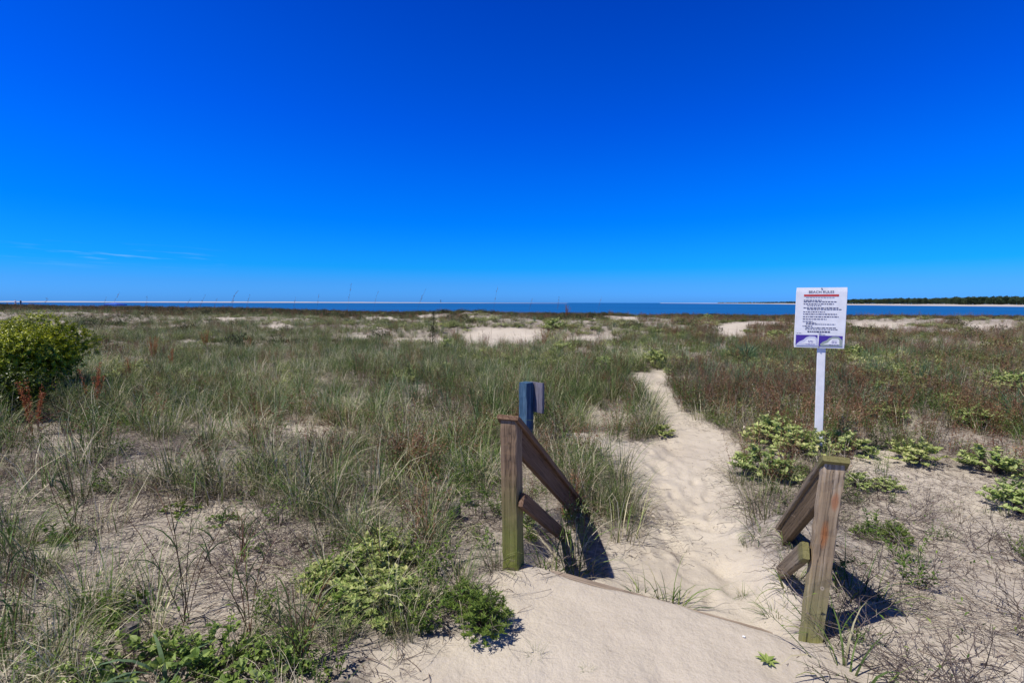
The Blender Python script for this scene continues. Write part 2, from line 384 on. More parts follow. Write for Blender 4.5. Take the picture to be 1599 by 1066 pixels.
# ------------------------------------------------------------------ ground
def sand_mat():
    m, t, out = new_mat('sand')
    tc_ = N(t, 'ShaderNodeTexCoord'); P = tc_.outputs['Object']
    def noise(sc, det, rough=.55):
        n = N(t, 'ShaderNodeTexNoise'); n.inputs['Scale'].default_value = sc; n.inputs['Detail'].default_value = det
        n.inputs['Roughness'].default_value = rough; L(t, P, n.inputs['Vector']); return n.outputs[0]
    c = ramp(t, noise(.8, 5), [(.3, (.475, .418, .348)), (.7, (.60, .538, .452))])
    c = mixc(t, math_(t, 'MULTIPLY', math_(t, 'SUBTRACT', noise(320, 2), .56, True), 2.6, True), c, (.28, .2, .13))
    c = mixc(t, math_(t, 'MULTIPLY', math_(t, 'SUBTRACT', noise(23, 6, .75), .56, True), 3.0, True), c, (.36, .29, .22))
    veg = N(t, 'ShaderNodeAttribute', attribute_name='veg')          # humus and lichen where plants grow
    hum = ramp(t, noise(14, 6, .8), [(.38, (.085, .068, .055)), (.60, (.42, .37, .32))])
    c = mixc(t, math_(t, 'MULTIPLY', veg.outputs['Fac'], .75), c, hum)
    p = N(t, 'ShaderNodeBsdfPrincipled'); L(t, c, p.inputs['Base Color']); p.inputs['Roughness'].default_value = .92
    p.inputs['Specular IOR Level'].default_value = .15
    h = math_(t, 'ADD', math_(t, 'MULTIPLY', noise(9, 8, .62), 1.0), math_(t, 'MULTIPLY', noise(60, 4, .6), .25))
    h = math_(t, 'ADD', h, math_(t, 'MULTIPLY', noise(420, 2), .05))
    bp = N(t, 'ShaderNodeBump'); bp.inputs['Strength'].default_value = .7; bp.inputs['Distance'].default_value = .03
    L(t, h, bp.inputs['Height']); L(t, bp.outputs[0], p.inputs['Normal']); L(t, p.outputs[0], out.inputs[0])
    return m
M['sand'] = sand_mat()

# where plants grow, read at the spot on the ground each picture feature stands on
def blob(u, v, cu, cv, ru, rv, p=2):
    return np.exp(-(np.abs((u-cu)/ru)**p + np.abs((v-cv)/rv)**p))
def in_poly(u, v, poly):
    u = np.asarray(u); v = np.asarray(v); c = np.zeros(u.shape, bool); n = len(poly)
    for i in range(n):
        x1, y1 = poly[i]; x2, y2 = poly[(i+1) % n]
        if y1 == y2: continue
        c ^= ((y1 > v) != (y2 > v)) & (u < (x2-x1)*(v-y1)/(y2-y1)+x1)
    return c
PATH = [(978, 580), (1052, 575), (1040, 600), (1062, 640), (1112, 664), (1160, 690), (1140, 742), (1152, 790), (1160, 850), (1225, 880), (1260, 950),
        (1235, 985), (1300, 1010), (1330, 1150), (560, 1150), (575, 1010), (690, 985), (800, 985), (770, 930), (730, 895), (800, 870), (950, 905), (955, 850),
        (1010, 840), (998, 800), (968, 745), (930, 700), (980, 688), (1034, 680), (1022, 645), (996, 612)]
BARE = [(785, 526, 66, 14), (655, 533, 42, 6), (925, 530, 45, 6), (675, 495, 24, 3), (752, 496, 20, 3), (1142, 518, 24, 13), (975, 498, 24, 3),
        (1375, 508, 50, 5), (1545, 512, 40, 6), (112, 522, 24, 6), (430, 511, 30, 4), (1180, 507, 30, 4), (950, 655, 36, 12), (915, 690, 34, 16),
        (560, 528, 30, 4), (350, 668, 30, 8), (120, 690, 40, 9), (250, 722, 50, 12), (480, 672, 40, 8), (900, 505, 40, 3), (590, 497, 30, 2), (350, 498, 30, 2), (1050, 540, 24, 4)]
LSAND = [(-400, 770), (120, 770), (250, 775), (420, 800), (500, 812), (470, 860), (440, 900), (400, 960), (300, 970), (120, 930), (-60, 900), (-400, 1000)]
RSAND = [(1325, 690), (1420, 705), (1500, 730), (1700, 760), (2400, 900), (2400, 1400), (1320, 1400), (1300, 1000), (1330, 860), (1310, 760)]
def zones(x, y):
    z = height(x, y, False); u, v = project(x, y, z)
    jit = 14*fbm(x*1.4, y*1.4, 201, 2)*np.clip(6/np.maximum(y, 1), .1, 1.5)
    uj = u+jit*1.6; vj = v+jit
    path = in_poly(uj, vj, PATH)
    bare = np.zeros_like(u)
    for b in BARE: bare = np.maximum(bare, blob(uj, vj, *b, p=4))
    ls = in_poly(uj, vj, LSAND); rs = in_poly(uj, vj, RSAND)
    behind = y < 1.0
    return u, v, path, bare, ls, rs, behind
def grid_axis(lo, hi, c, a, s, n):
    ul = math.asinh((lo-c)/s)/a; uh = math.asinh((hi-c)/s)/a
    return c + s*np.sinh(a*np.linspace(ul, uh, n))
gx = grid_axis(-260, 260, .6, 1, .9, 900); gy = grid_axis(-12, 150, 2.6, 1, 1.2, 900)
X, Y = np.meshgrid(gx, gy); Z = height(X, Y)
ii = np.arange(len(gy)-1)[:, None]*len(gx)+np.arange(len(gx)-1)[None]
q = np.stack([ii, ii+1, ii+1+len(gx), ii+len(gx)], -1).reshape(-1, 4)
u, v, path, bare, ls, rs, beh = zones(X, Y)
veg = (1-sm(bare, .15, .6))*(~path)*(1-.55*ls)*(1-.8*rs)
for _ in range(3):
    veg[1:-1, 1:-1] = (veg[1:-1, 1:-1]*2+veg[:-2, 1:-1]+veg[2:, 1:-1]+veg[1:-1, :-2]+veg[1:-1, 2:])/6
me = np_mesh('sand_ground', np.stack([X, Y, Z], -1).reshape(-1, 3), q, mats=[M['sand']], attrs={'veg': veg.ravel()}, smooth=True)
tag(link(bpy.data.objects.new('sand_ground', me)), 'pale beach sand of the dunes and the trodden path', kind='structure')

# sea
m, t, out = new_mat('sea_water')
tc_ = N(t, 'ShaderNodeTexCoord'); mp = N(t, 'ShaderNodeMapping'); mp.inputs['Scale'].default_value = (.10, .35, 1); L(t, tc_.outputs['Object'], mp.inputs[0])
n1 = N(t, 'ShaderNodeTexNoise'); n1.inputs['Scale'].default_value = 1; n1.inputs['Detail'].default_value = 8; L(t, mp.outputs[0], n1.inputs['Vector'])
n2 = N(t, 'ShaderNodeTexNoise'); n2.inputs['Scale'].default_value = .03; n2.inputs['Detail'].default_value = 4; L(t, mp.outputs[0], n2.inputs['Vector'])
p = N(t, 'ShaderNodeBsdfPrincipled'); L(t, ramp(t, n2.outputs[0], [(.3, (.008, .09, .26)), (.7, (.012, .125, .34))]), p.inputs['Base Color'])
p.inputs['Roughness'].default_value = .45; p.inputs['Specular IOR Level'].default_value = .12
bp = N(t, 'ShaderNodeBump'); bp.inputs['Strength'].default_value = 1; bp.inputs['Distance'].default_value = .8
L(t, n1.outputs[0], bp.inputs['Height']); L(t, bp.outputs[0], p.inputs['Normal']); L(t, p.outputs[0], out.inputs[0])
SEA = -2.5
me = np_mesh('sea', [(-9000, 60, SEA), (9000, 60, SEA), (14000, 14000, SEA), (-14000, 14000, SEA)], [(0, 1, 2, 3)], mats=[m])
tag(link(bpy.data.objects.new('sea', me)), 'blue sea water reaching the horizon', kind='structure')

# far sandbar on the left and far shore on the right
m, t, out = new_mat('far_sand'); p = N(t, 'ShaderNodeBsdfPrincipled'); p.inputs['Base Color'].default_value = (.46, .42, .40, 1); p.inputs['Roughness'].default_value = .9
L(t, p.outputs[0], out.inputs[0]); M['far_sand'] = m
def strip_land(name, pts, prof, label, taper=lambda u: 1):
    """pts: (u, depth); prof: list of (depth offset, height above the sea)"""
    vs = []; n = len(pts)
    for k, (off, h) in enumerate(prof):
        for i, (uu, dd) in enumerate(pts):
            yy = dd+off; hh = h
            if h > 0: hh = h*(.75+.5*float(vnoise(i*.7, k*3.1, 17)))*taper(uu)
            vs.append(((uu-W0/2)/F*yy, yy, SEA+hh))
    qs = [(k*n+i, k*n+i+1, (k+1)*n+i+1, (k+1)*n+i) for k in range(len(prof)-1) for i in range(n-1)]
    me = np_mesh(name, vs, qs, mats=[M['far_sand']], smooth=True)
    return tag(link(bpy.data.objects.new(name, me)), label, kind='structure')
strip_land('far_sandbar', [(-500+i*14, 2300+i*6) for i in range(100)], [(0, -.5), (20, 2.2), (90, 4.8), (220, 5.0), (300, -1)], 'pale distant sandbar along the left horizon',
           lambda u: float(np.interp(u, [500, 640, 700, 900], [1, .75, .42, .12])))
SH = [(1030, 5200), (1100, 3600), (1160, 2500), (1230, 1700), (1290, 1250), (1330, 1050), (1400, 880), (1500, 740), (1599, 650), (1750, 560), (2000, 480)]
shu = np.arange(1030, 2000, 10.); shd = np.interp(shu, [a for a, b in SH], [b for a, b in SH])
strip_land('far_shore', list(zip(shu, shd)), [(-4, -.5), (14, .9), (40, 2.6), (300, 3.0), (700, 3.0)], 'pale beach of the wooded far shore on the right')

# ------------------------------------------------------------------ scattered stuff
def scatter(name, meshes, x, y, z, scl, tint, label, cat, tilt=.12, rotz=None):
    n = len(x); me = bpy.data.meshes.new(name); me.vertices.add(n)
    me.vertices.foreach_set('co', np.stack([x, y, z], -1).astype(np.float32).ravel())
    me.attributes.new('vi', 'INT', 'POINT').data.foreach_set('value', rng.integers(0, len(meshes), n).astype(np.int32))
    me.attributes.new('scl', 'FLOAT', 'POINT').data.foreach_set('value', np.asarray(scl, np.float32))
    me.attributes.new('tint', 'FLOAT', 'POINT').data.foreach_set('value', np.asarray(tint, np.float32))
    rz = rng.uniform(0, 6.283, n) if rotz is None else rotz
    rot = np.stack([rng.normal(0, tilt, n), rng.normal(0, tilt, n), rz], -1)
    me.attributes.new('rot', 'FLOAT_VECTOR', 'POINT').data.foreach_set('vector', rot.astype(np.float32).ravel())
    for mm in meshes:
        for mt in mm.materials:
            if mt.name not in me.materials: me.materials.append(mt)
    o = link(bpy.data.objects.new(name, me)); tag(o, label, cat, kind='stuff')
    g = bpy.data.node_groups.new(name, 'GeometryNodeTree')
    g.interface.new_socket('Geometry', in_out='INPUT', socket_type='NodeSocketGeometry')
    g.interface.new_socket('Geometry', in_out='OUTPUT', socket_type='NodeSocketGeometry')
    gi = N(g, 'NodeGroupInput'); go = N(g, 'NodeGroupOutput'); ip = N(g, 'GeometryNodeInstanceOnPoints'); jn = N(g, 'GeometryNodeJoinGeometry')
    for k, mm in enumerate(meshes):
        src = bpy.data.objects.new(name+'_piece', mm)
        oi = N(g, 'GeometryNodeObjectInfo'); oi.inputs['Object'].default_value = src
        gti = N(g, 'GeometryNodeGeometryToInstance'); L(g, oi.outputs['Geometry'], gti.inputs[0]); L(g, gti.outputs[0], jn.inputs[0])
    def attr(nm, ty):
        a = N(g, 'GeometryNodeInputNamedAttribute', data_type=ty); a.inputs['Name'].default_value = nm; return a.outputs['Attribute']
    L(g, gi.outputs[0], ip.inputs['Points']); L(g, jn.outputs[0], ip.inputs['Instance']); ip.inputs['Pick Instance'].default_value = True
    L(g, attr('vi', 'INT'), ip.inputs['Instance Index'])
    er = N(g, 'FunctionNodeEulerToRotation'); L(g, attr('rot', 'FLOAT_VECTOR'), er.inputs[0]); L(g, er.outputs[0], ip.inputs['Rotation'])
    L(g, attr('scl', 'FLOAT'), ip.inputs['Scale']); L(g, ip.outputs[0], go.inputs[0])
    md = o.modifiers.new('scatter', 'NODES'); md.node_group = g
    return o
def candidates(r0, r1, per_m2, amax=R(56)):
    """random ground spots between two distances, thinning as per_m2(r)"""
    xs, ys = [], []
    edges = np.geomspace(r0, r1, 26)
    for a, b in zip(edges[:-1], edges[1:]):
        area = amax*(b*b-a*a); n = int(area*per_m2((a+b)/2))
        r = np.sqrt(rng.uniform(a*a, b*b, n)); th = rng.uniform(-amax, amax, n)
        xs.append(r*np.sin(th)); ys.append(r*np.cos(th))
    return np.concatenate(xs), np.concatenate(ys)
def keep_off(x, y):
    """nothing grows through posts and rails"""
    s = (x-PL[0])*D2[0]+(y-PL[1])*D2[1]; t_ = (x-PL[0])*R2[0]+(y-PL[1])*R2[1]
    k = np.ones(x.shape, bool)
    for t0 in (0, 1.57): k &= ~((np.abs(t_-t0) < .10) & (s > -.12) & (s < 1.5))
    k &= ~((t_ > -.1) & (t_ < 1.7) & (s < .1) & (s > -3.2))
    return k
def low_zone(x, y):
    s = (x-PL[0])*D2[0]+(y-PL[1])*D2[1]; t_ = (x-PL[0])*R2[0]+(y-PL[1])*R2[1]
    k = (t_ > 1.2) & (t_ < 2.6) & (s > -1.5) & (s < 2.4)
    return k
def place(name, meshes, dens, r0, r1, per, scl, label, cat, tintf=None, **kw):
    x, y = candidates(r0, r1, per)
    zz = zones(x, y); d = dens(x, y, *zz)
    k = (rng.random(len(x)) < d) & keep_off(x, y)
    if name in ('dune_grass', 'brown_weeds', 'green_weeds', 'wide_bladed_grass', 'dry_grass'):
        k &= ~(low_zone(x, y) & (rng.random(len(x)) < .9))
        uu, vv = zz[0], zz[1]; soft = np.maximum(blob(uu, vv, 285, 1060, 150, 55, 4), .8*blob(uu, vv, 560, 915, 60, 55, 4))
        k &= ~(rng.random(len(x)) < soft*.85)
    x, y = x[k], y[k]; z = height(x, y)
    n = len(x); s = rng.uniform(*scl, n)*(.58+.42*sm(np.hypot(x, y), 2.2, 4.2) if name in ('dune_grass', 'brown_weeds', 'green_weeds', 'dry_grass') else 1)
    ti = rng.normal(0, .45, n)+1.1*fbm(x*.45, y*.45, 300, 3) if tintf is None else tintf(x, y)
    print('SCATTER', name, n)
    return scatter(name, meshes, x, y, z, s, np.clip(ti, -1.2, 1.2), label, cat, **kw)

tuftA = [grass_tuft(44, .3, .75, .11, .0062, .22, 1.7, lean=.42, toner=(0, .95)) for _ in range(5)] + [grass_tuft(40, .25, .65, .14, .006, .45, 2.2, lean=.55, toner=(0, .9)) for _ in range(3)]
tuftD = [grass_tuft(36, .18, .5, .14, .0045, 0, 2.4, 'dry', .8, 6, toner=(.1, 1)) for _ in range(4)]
tuftW = [grass_tuft(30, .3, .62, .08, .011, .1, 1.0, 'blue_blade', .35, 5, toner=(0, 1)) for _ in range(3)]
shortG = [grass_tuft(30, .06, .2, .05, .0035, .15, 1.0, 'grass', .5, 4) for _ in range(3)]
weedB = [brown_weed(12, .35, .8, .16, .5) for _ in range(3)]+[brown_weed(10, .3, .65, .18, .2, ('dry', 'grass')) for _ in range(2)]
weedG = [brown_weed(14, .25, .6, .14, .95, ('grass', 'herb')) for _ in range(2)]+[brown_weed(12, .3, .6, .14, .9, ('brown', 'grass')) for _ in range(2)]
twigT = [twig_tangle(26) for _ in range(3)] + [twig_tangle(30, leaves=.3) for _ in range(2)]
litt = [litter_patch() for _ in range(4)]
herbs = [herb_plant() for _ in range(3)] + [herb_plant(10, .22, .1, .022, .009, per=16) for _ in range(2)]
cover = [mound_plant(.5, .16, 60, .05, .02, 'cover', 12), mound_plant(.36, .24, 50, .045, .018, 'cover', 14), mound_plant(.6, .22, 70, .05, .02, 'cover', 10), herb_plant(26, .3, .3, .045, .018, 'cover', 20)]
crot = [mound_plant(.32, .34, stems=66, per=20, lf=.052, lw=.026) for _ in range(3)]

def base_open(path, bare, ls, rs, beh): return (~path)*(1-sm(bare, .15, .6))
clump = lambda x, y, sc, seed, a, b: sm(vnoise(x*sc, y*sc, seed)*.6+vnoise(x*sc*2.7, y*sc*2.7, seed+3)*.4, a, b)
rightside = lambda u: sm(u, 1010, 1090)
def d_grass(x, y, u, v, path, bare, ls, rs, beh):
    o = base_open(path, bare, ls, rs, beh)*np.maximum(clump(x, y, .8, 41, .34, .5), .3*clump(x, y, 2.2, 43, .3, .6))
    lush = .45+.55*sm(v, 700, 620)
    d = o*lush*(1-.93*ls)*(1-.97*rs)*(1-.8*rightside(u))
    d = np.maximum(d, .5*(~path)*blob(u, v, 560, 950, 200, 110, 4)*(1-ls))
    d = d*(1-.75*sm(v, 545, 500)*sm(u, 450, 600))*(1-.5*in_poly(u, v, [(0, 650), (700, 670), (700, 780), (0, 780)]))
    return np.clip(d, 0, 1)
dens_r = lambda n0, r_: (lambda r: n0 if r < r_ else n0*(r_/r)**1.15)
place('dune_grass', tuftA, d_grass, 1.6, 80, dens_r(52, 6), (.6, 1.15), 'green arching dune grass growing thick between the weeds', 'grass')
def d_dry(x, y, u, v, path, bare, ls, rs, beh):
    o = base_open(path, bare, ls, rs, beh)*clump(x, y, 1.1, 61, .4, .62)
    return np.clip(o*(1-.9*ls)*(1-.93*rs)*(.7-.2*rightside(u)), 0, 1)
place('dry_grass', tuftD, d_dry, 1.5, 60, dens_r(30, 6), (.7, 1.2), 'tan dead grass lying tangled under the green blades', 'dry grass')
def d_wide(x, y, u, v, path, bare, ls, rs, beh):
    o = base_open(path, bare, ls, rs, beh)*clump(x, y, .8, 47, .35, .6)
    return np.clip(o*(np.maximum(.9*rightside(u)*sm(v, 520, 560)*(1-.7*sm(u, 1350, 1500)), .10))*sm(v, 675, 655)*(1-rs)*(1-ls), 0, 1)
place('wide_bladed_grass', tuftW, d_wide, 3, 45, dens_r(16, 9), (.7, 1.15), 'blue green wide bladed grass beside the far end of the path', 'grass')
def d_brown(x, y, u, v, path, bare, ls, rs, beh):
    o = base_open(path, bare, ls, rs, beh)*clump(x, y, .6, 71, .25, .6)
    left = np.zeros_like(u)
    for b in [(220, 560, 60, 30), (330, 520, 60, 9), (240, 530, 50, 18), (150, 490, 120, 8), (90, 480, 200, 6), (500, 520, 60, 8), (880, 540, 120, 12), (640, 700, 40, 25), (450, 740, 50, 20)]:
        left = np.maximum(left, blob(u, v, *b)*.6)
    return np.clip(o*np.maximum(np.maximum(left, .07), .95*rightside(u)*sm(v, 700, 670)*clump(x, y, .33, 171, .3, .55))*(1-.98*rs)*(1-.95*ls), 0, 1)
place('brown_weeds', weedB, d_brown, 3, 70, dens_r(20, 9), (.65, 1.05), 'reddish brown dry weeds standing upright among the grass', 'weeds')
def d_gweed(x, y, u, v, path, bare, ls, rs, beh):
    o = base_open(path, bare, ls, rs, beh)*clump(x, y, .8, 83, .35, .7)
    return np.clip(o*(.3+.6*rightside(u))*(1-.97*rs)*(1-.85*ls), 0, 1)
place('green_weeds', weedG, d_gweed, 2.0, 60, dens_r(20, 8), (.6, 1.0), 'olive green leafy weeds mixed into the dune grass', 'weeds')
def d_twig(x, y, u, v, path, bare, ls, rs, beh):
    o = (~path)*(1-sm(bare, .3, .8))*clump(x, y, 1.3, 95, .3, .65)
    dk_ = np.zeros_like(u)
    for b in [(620, 690, 110, 40), (440, 730, 80, 35), (270, 700, 60, 25), (600, 800, 110, 50), (180, 640, 60, 20)]: dk_ = np.maximum(dk_, blob(u, v, *b))
    return np.clip(np.maximum(o*(.42+.5*ls+.35*rs), .9*dk_*(~path)), 0, 1)
place('dead_twigs', twigT, d_twig, 1.5, 30, dens_r(18, 6), (.5, 1.35), 'dark thin dead twigs tangled low over the sand', 'twigs', tilt=.05)
def d_litter(x, y, u, v, path, bare, ls, rs, beh):
    o = (~path)*clump(x, y, 1.1, 105, .15, .5)
    return np.clip(o*(.6+.4*ls)*(1-rs*(1-clump(x, y, 1.6, 181, .38, .58))*.8), 0, 1)
place('plant_litter', litt, d_litter, 1.2, 18, dens_r(30, 6), (.6, 1.2), 'dark broken stalks and litter strewn flat on the sand', 'plant litter', tilt=.02, rotz=None)
bits = []
for _ in range(3):
    b = PB()
    for i in range(9):
        a = rnd(0, 6.28); x_, y_ = rnd(-.3, .3), rnd(-.3, .3); ln = rnd(.01, .07)
        b.stick([(x_, y_, .004), (x_+math.cos(a)*ln, y_+math.sin(a)*ln, rnd(.003, .012)), (x_+math.cos(a+.5)*ln*1.7, y_+math.sin(a+.5)*ln*1.7, .004)], rnd(.0008, .002), rnd(0, 1), 0)
    for i in range(8):
        b.leaf((rnd(-.3, .3), rnd(-.3, .3), .005), (rnd(-1, 1), rnd(-1, 1), .2), (0, 0, 1), rnd(.008, .022), rnd(.004, .009), rnd(0, 1), 0)
    bits.append(b.mesh('bits', [M['twig']]))
place('path_debris', bits, lambda x, y, u, v, path, bare, ls, rs, beh: .8*path+.5*rs, 1.2, 12, dens_r(7, 6), (.6, 1.2), 'specks of twig and leaf scattered over the bare sand', 'debris', tilt=.02)
def d_herb(x, y, u, v, path, bare, ls, rs, beh):
    o = (~path)*(1-sm(bare, .3, .8))*clump(x, y, 1.4, 115, .45, .75)
    o = np.maximum(o, (~path)*blob(u, v, 560, 960, 190, 120, 4))
    return np.clip(o*(.65-.2*rs-.3*ls), 0, 1)
place('ground_herbs', herbs, d_herb, 1.4, 20, dens_r(22, 6), (.5, 1.3), 'small bright green herbs low between the grass tufts', 'herbs')
place('short_grass', shortG, d_herb, 1.4, 20, dens_r(18, 6), (.5, 1.3), 'short sprigs of green grass sprouting from the sand', 'grass')

# bright low cover in the middle distance and the dark scrub of the last ridge
def scrub_clump(n=260, rad=.55, h=.5, mat='scrub'):
    b = PB()
    for i in range(n):
        a = rnd(0, 6.283); r = rad*math.sqrt(random.random()); zz = rnd(.0, 1)*h*(1-(r/rad)**2*.7)
        b.leaf((math.cos(a)*r, math.sin(a)*r, zz), (rnd(-1, 1), rnd(-1, 1), rnd(.2, 1.6)), (rnd(-1, 1), rnd(-1, 1), 1), rnd(.06, .14), rnd(.02, .045), rnd(0, 1))
    return b.mesh('scrub', [M[mat]])
def d_cover(x, y, u, v, path, bare, ls, rs, beh):
    o = base_open(path, bare, ls, rs, beh)*clump(x, y, .35, 125, .42, .58)
    band = sm(y, 7, 11)*(.4+.6*sm(u, 400, 600)+.25*rightside(u))
    return np.clip(o*band*.9, 0, 1)
place('pale_ground_cover', cover, d_cover, 7.5, 95, dens_r(4.0, 18) , (.4, 1.3), 'pale yellow green leafy cover in patches over the far dunes', 'ground cover')
def d_scrub(x, y, u, v, path, bare, ls, rs, beh):
    return np.clip((1-sm(bare, .2, .6))*(.25*clump(x, y, .25, 131, .5, .65)+sm(y, 50, 66)*np.maximum(clump(x, y, .12, 137, .35, .5), sm(y, 72, 80)))*(1-sm(y, 112, 118)), 0, 1)
place('ridge_scrub', [scrub_clump() for _ in range(4)], d_scrub, 24, 190, lambda r: 1.0 if r < 60 else .8, (.6, 1.3), 'dark olive scrub along the crest of the dunes above the water', 'scrub')
place('ridge_weeds', weedB[:2]+weedG[:1], lambda x, y, u, v, path, bare, ls, rs, beh: base_open(path, bare, ls, rs, beh)*sm(y, 40, 55)*(1-sm(y, 108, 114))*.8,
      45, 150, lambda r: .55, (.8, 1.3), 'brown weeds standing on the farthest dune ridge', 'weeds')

# far wood
def far_tree_mesh():
    b = PB()
    b.stick([(0, 0, -.5), (.2, .1, 4), (.1, .3, 8)], .3, .1)
    for k in range(7):
        c = Vector((rnd(-1.6, 1.6), rnd(-1.6, 1.6), rnd(3.5, 8.5))); rr = rnd(1.2, 2.2)
        for i in range(60):
            d = Vector((random.gauss(0, 1), random.gauss(0, 1), random.gauss(0, .7))).normalized()
            b.leaf(c+d*rr*rnd(.5, 1), d+Vector((0, 0, .3)), (rnd(-1, 1), rnd(-1, 1), 1), rnd(.7, 1.3), rnd(.4, .8), rnd(0, 1))
    return b.mesh('far_tree', [M['pine']])
nt = 3600; tu = rng.uniform(1120, 1990, nt); td = np.interp(tu, shu, shd); off = 45+rng.random(nt)**1.4*260
ty = td+off; tx = (tu-W0/2)/F*ty
ts = rng.uniform(.7, 1.3, nt)*np.interp(tu, [1100, 1230, 1330, 1450, 1599], [.5, .65, .95, 1.0, 1.1])
scatter('far_wood', [far_tree_mesh() for _ in range(4)], tx, ty, np.full(nt, SEA+2.5), ts, rng.normal(0, .4, nt), 'dark green wood lining the far shore on the right', 'wood', tilt=.03)

#OBJECTS
def wood_mat(name, cols, algae=None, moss_from=.5, patches=None, rough=.75, knot=True):
    """weathered timber; the grain runs along the board's own z"""
    m, t, out = new_mat(name)
    tc_ = N(t, 'ShaderNodeTexCoord'); P = tc_.outputs['Object']
    def noise(scale, det, sc=1.0, rg=.6):
        mp = N(t, 'ShaderNodeMapping'); mp.inputs['Scale'].default_value = scale; L(t, P, mp.inputs[0])
        n = N(t, 'ShaderNodeTexNoise'); n.inputs['Scale'].default_value = sc; n.inputs['Detail'].default_value = det; n.inputs['Roughness'].default_value = rg
        L(t, mp.outputs[0], n.inputs['Vector']); return n.outputs[0]
    grain = noise((70, 70, 2.2), 5); broad = noise((14, 14, 1.4), 4); blot = noise((6, 6, 6), 5)
    c = ramp(t, math_(t, 'ADD', math_(t, 'MULTIPLY', grain, .6), math_(t, 'MULTIPLY', broad, .4)), [(.32, cols[0]), (.5, cols[1]), (.68, cols[2])])
    # long drying cracks
    cr = noise((34, 34, .9), 3, 1.0, .5)
    crack = math_(t, 'SUBTRACT', 1.0, math_(t, 'MULTIPLY', math_(t, 'ABSOLUTE', math_(t, 'SUBTRACT', cr, .5)), 45.0), True)
    c = mixc(t, math_(t, 'MULTIPLY', crack, .65), c, tuple(v*.3 for v in cols[0]))
    if algae:
        sp = N(t, 'ShaderNodeSeparateXYZ'); L(t, P, sp.inputs[0])
        f = math_(t, 'SUBTRACT', 1.0, math_(t, 'DIVIDE', sp.outputs[2], moss_from), True)
        f = math_(t, 'MULTIPLY', math_(t, 'MULTIPLY', f, 2.2), math_(t, 'ADD', blot, math_(t, 'MULTIPLY', broad, .6)), True)
        c = mixc(t, math_(t, 'MULTIPLY', f, .8, True), c, algae)
    for (x, y, z, rx, rz, colr) in patches or []:
        sp = N(t, 'ShaderNodeSeparateXYZ'); L(t, P, sp.inputs[0])
        dx = math_(t, 'DIVIDE', math_(t, 'SUBTRACT', sp.outputs[0], x), rx); dz = math_(t, 'DIVIDE', math_(t, 'SUBTRACT', sp.outputs[2], z), rz)
        d = math_(t, 'ADD', math_(t, 'MULTIPLY', dx, dx), math_(t, 'MULTIPLY', dz, dz))
        d = math_(t, 'ADD', d, math_(t, 'MULTIPLY', math_(t, 'SUBTRACT', blot, .5), 2.0))
        c = mixc(t, math_(t, 'MULTIPLY', math_(t, 'SUBTRACT', 1.1, d, True), .85), c, colr)
    p = N(t, 'ShaderNodeBsdfPrincipled'); L(t, c, p.inputs['Base Color']); p.inputs['Roughness'].default_value = rough; p.inputs['Specular IOR Level'].default_value = .3
    bp = N(t, 'ShaderNodeBump'); bp.inputs['Strength'].default_value = .6; bp.inputs['Distance'].default_value = .004
    L(t, math_(t, 'SUBTRACT', math_(t, 'ADD', grain, blot), math_(t, 'MULTIPLY', crack, .9)), bp.inputs['Height'])
    L(t, bp.outputs[0], p.inputs['Normal']); L(t, p.outputs[0], out.inputs[0])
    return m
M['post_wood'] = wood_mat('weathered_post', [(.10, .062, .036), (.22, .145, .085), (.36, .26, .17)], algae=(.15, .19, .03), moss_from=.98)
M['post_wood_pale'] = wood_mat('bleached_post', [(.16, .112, .066), (.32, .235, .145), (.56, .47, .36)], algae=(.22, .24, .08), moss_from=.80,
                               patches=[(-.008, 0, .93, .019, .085, (.34, .12, .035)), (.018, 0, 1.10, .016, .05, (.34, .15, .07)), (.012, 0, .66, .010, .012, (.60, .50, .36)), (.012, 0, .66, .004, .005, (.12, .08, .05))])
M['rail_wood'] = wood_mat('rail_wood', [(.075, .040, .022), (.15, .085, .05), (.24, .155, .10)], rough=.8)
M['rail_moss'] = wood_mat('mossy_rail', [(.11, .078, .05), (.21, .16, .105), (.33, .27, .19)], algae=(.17, .16, .05), moss_from=.14, rough=.8)
M['side_wood'] = wood_mat('olive_brown_rail', [(.06, .038, .018), (.12, .078, .04), (.20, .14, .08)], rough=.8)
M['blue_paint'] = wood_mat('faded_blue_paint', [(.025, .06, .105), (.05, .115, .19), (.20, .29, .38)])
M['board_back'] = wood_mat('bare_board', [(.09, .085, .11), (.155, .145, .18), (.22, .205, .245)])
M['stub_wood'] = wood_mat('grey_stub', [(.05, .04, .032), (.14, .12, .10), (.28, .25, .21)])
M['deck_wood'] = wood_mat('sandy_deck', [(.20, .15, .11), (.34, .27, .21), (.50, .42, .34)])

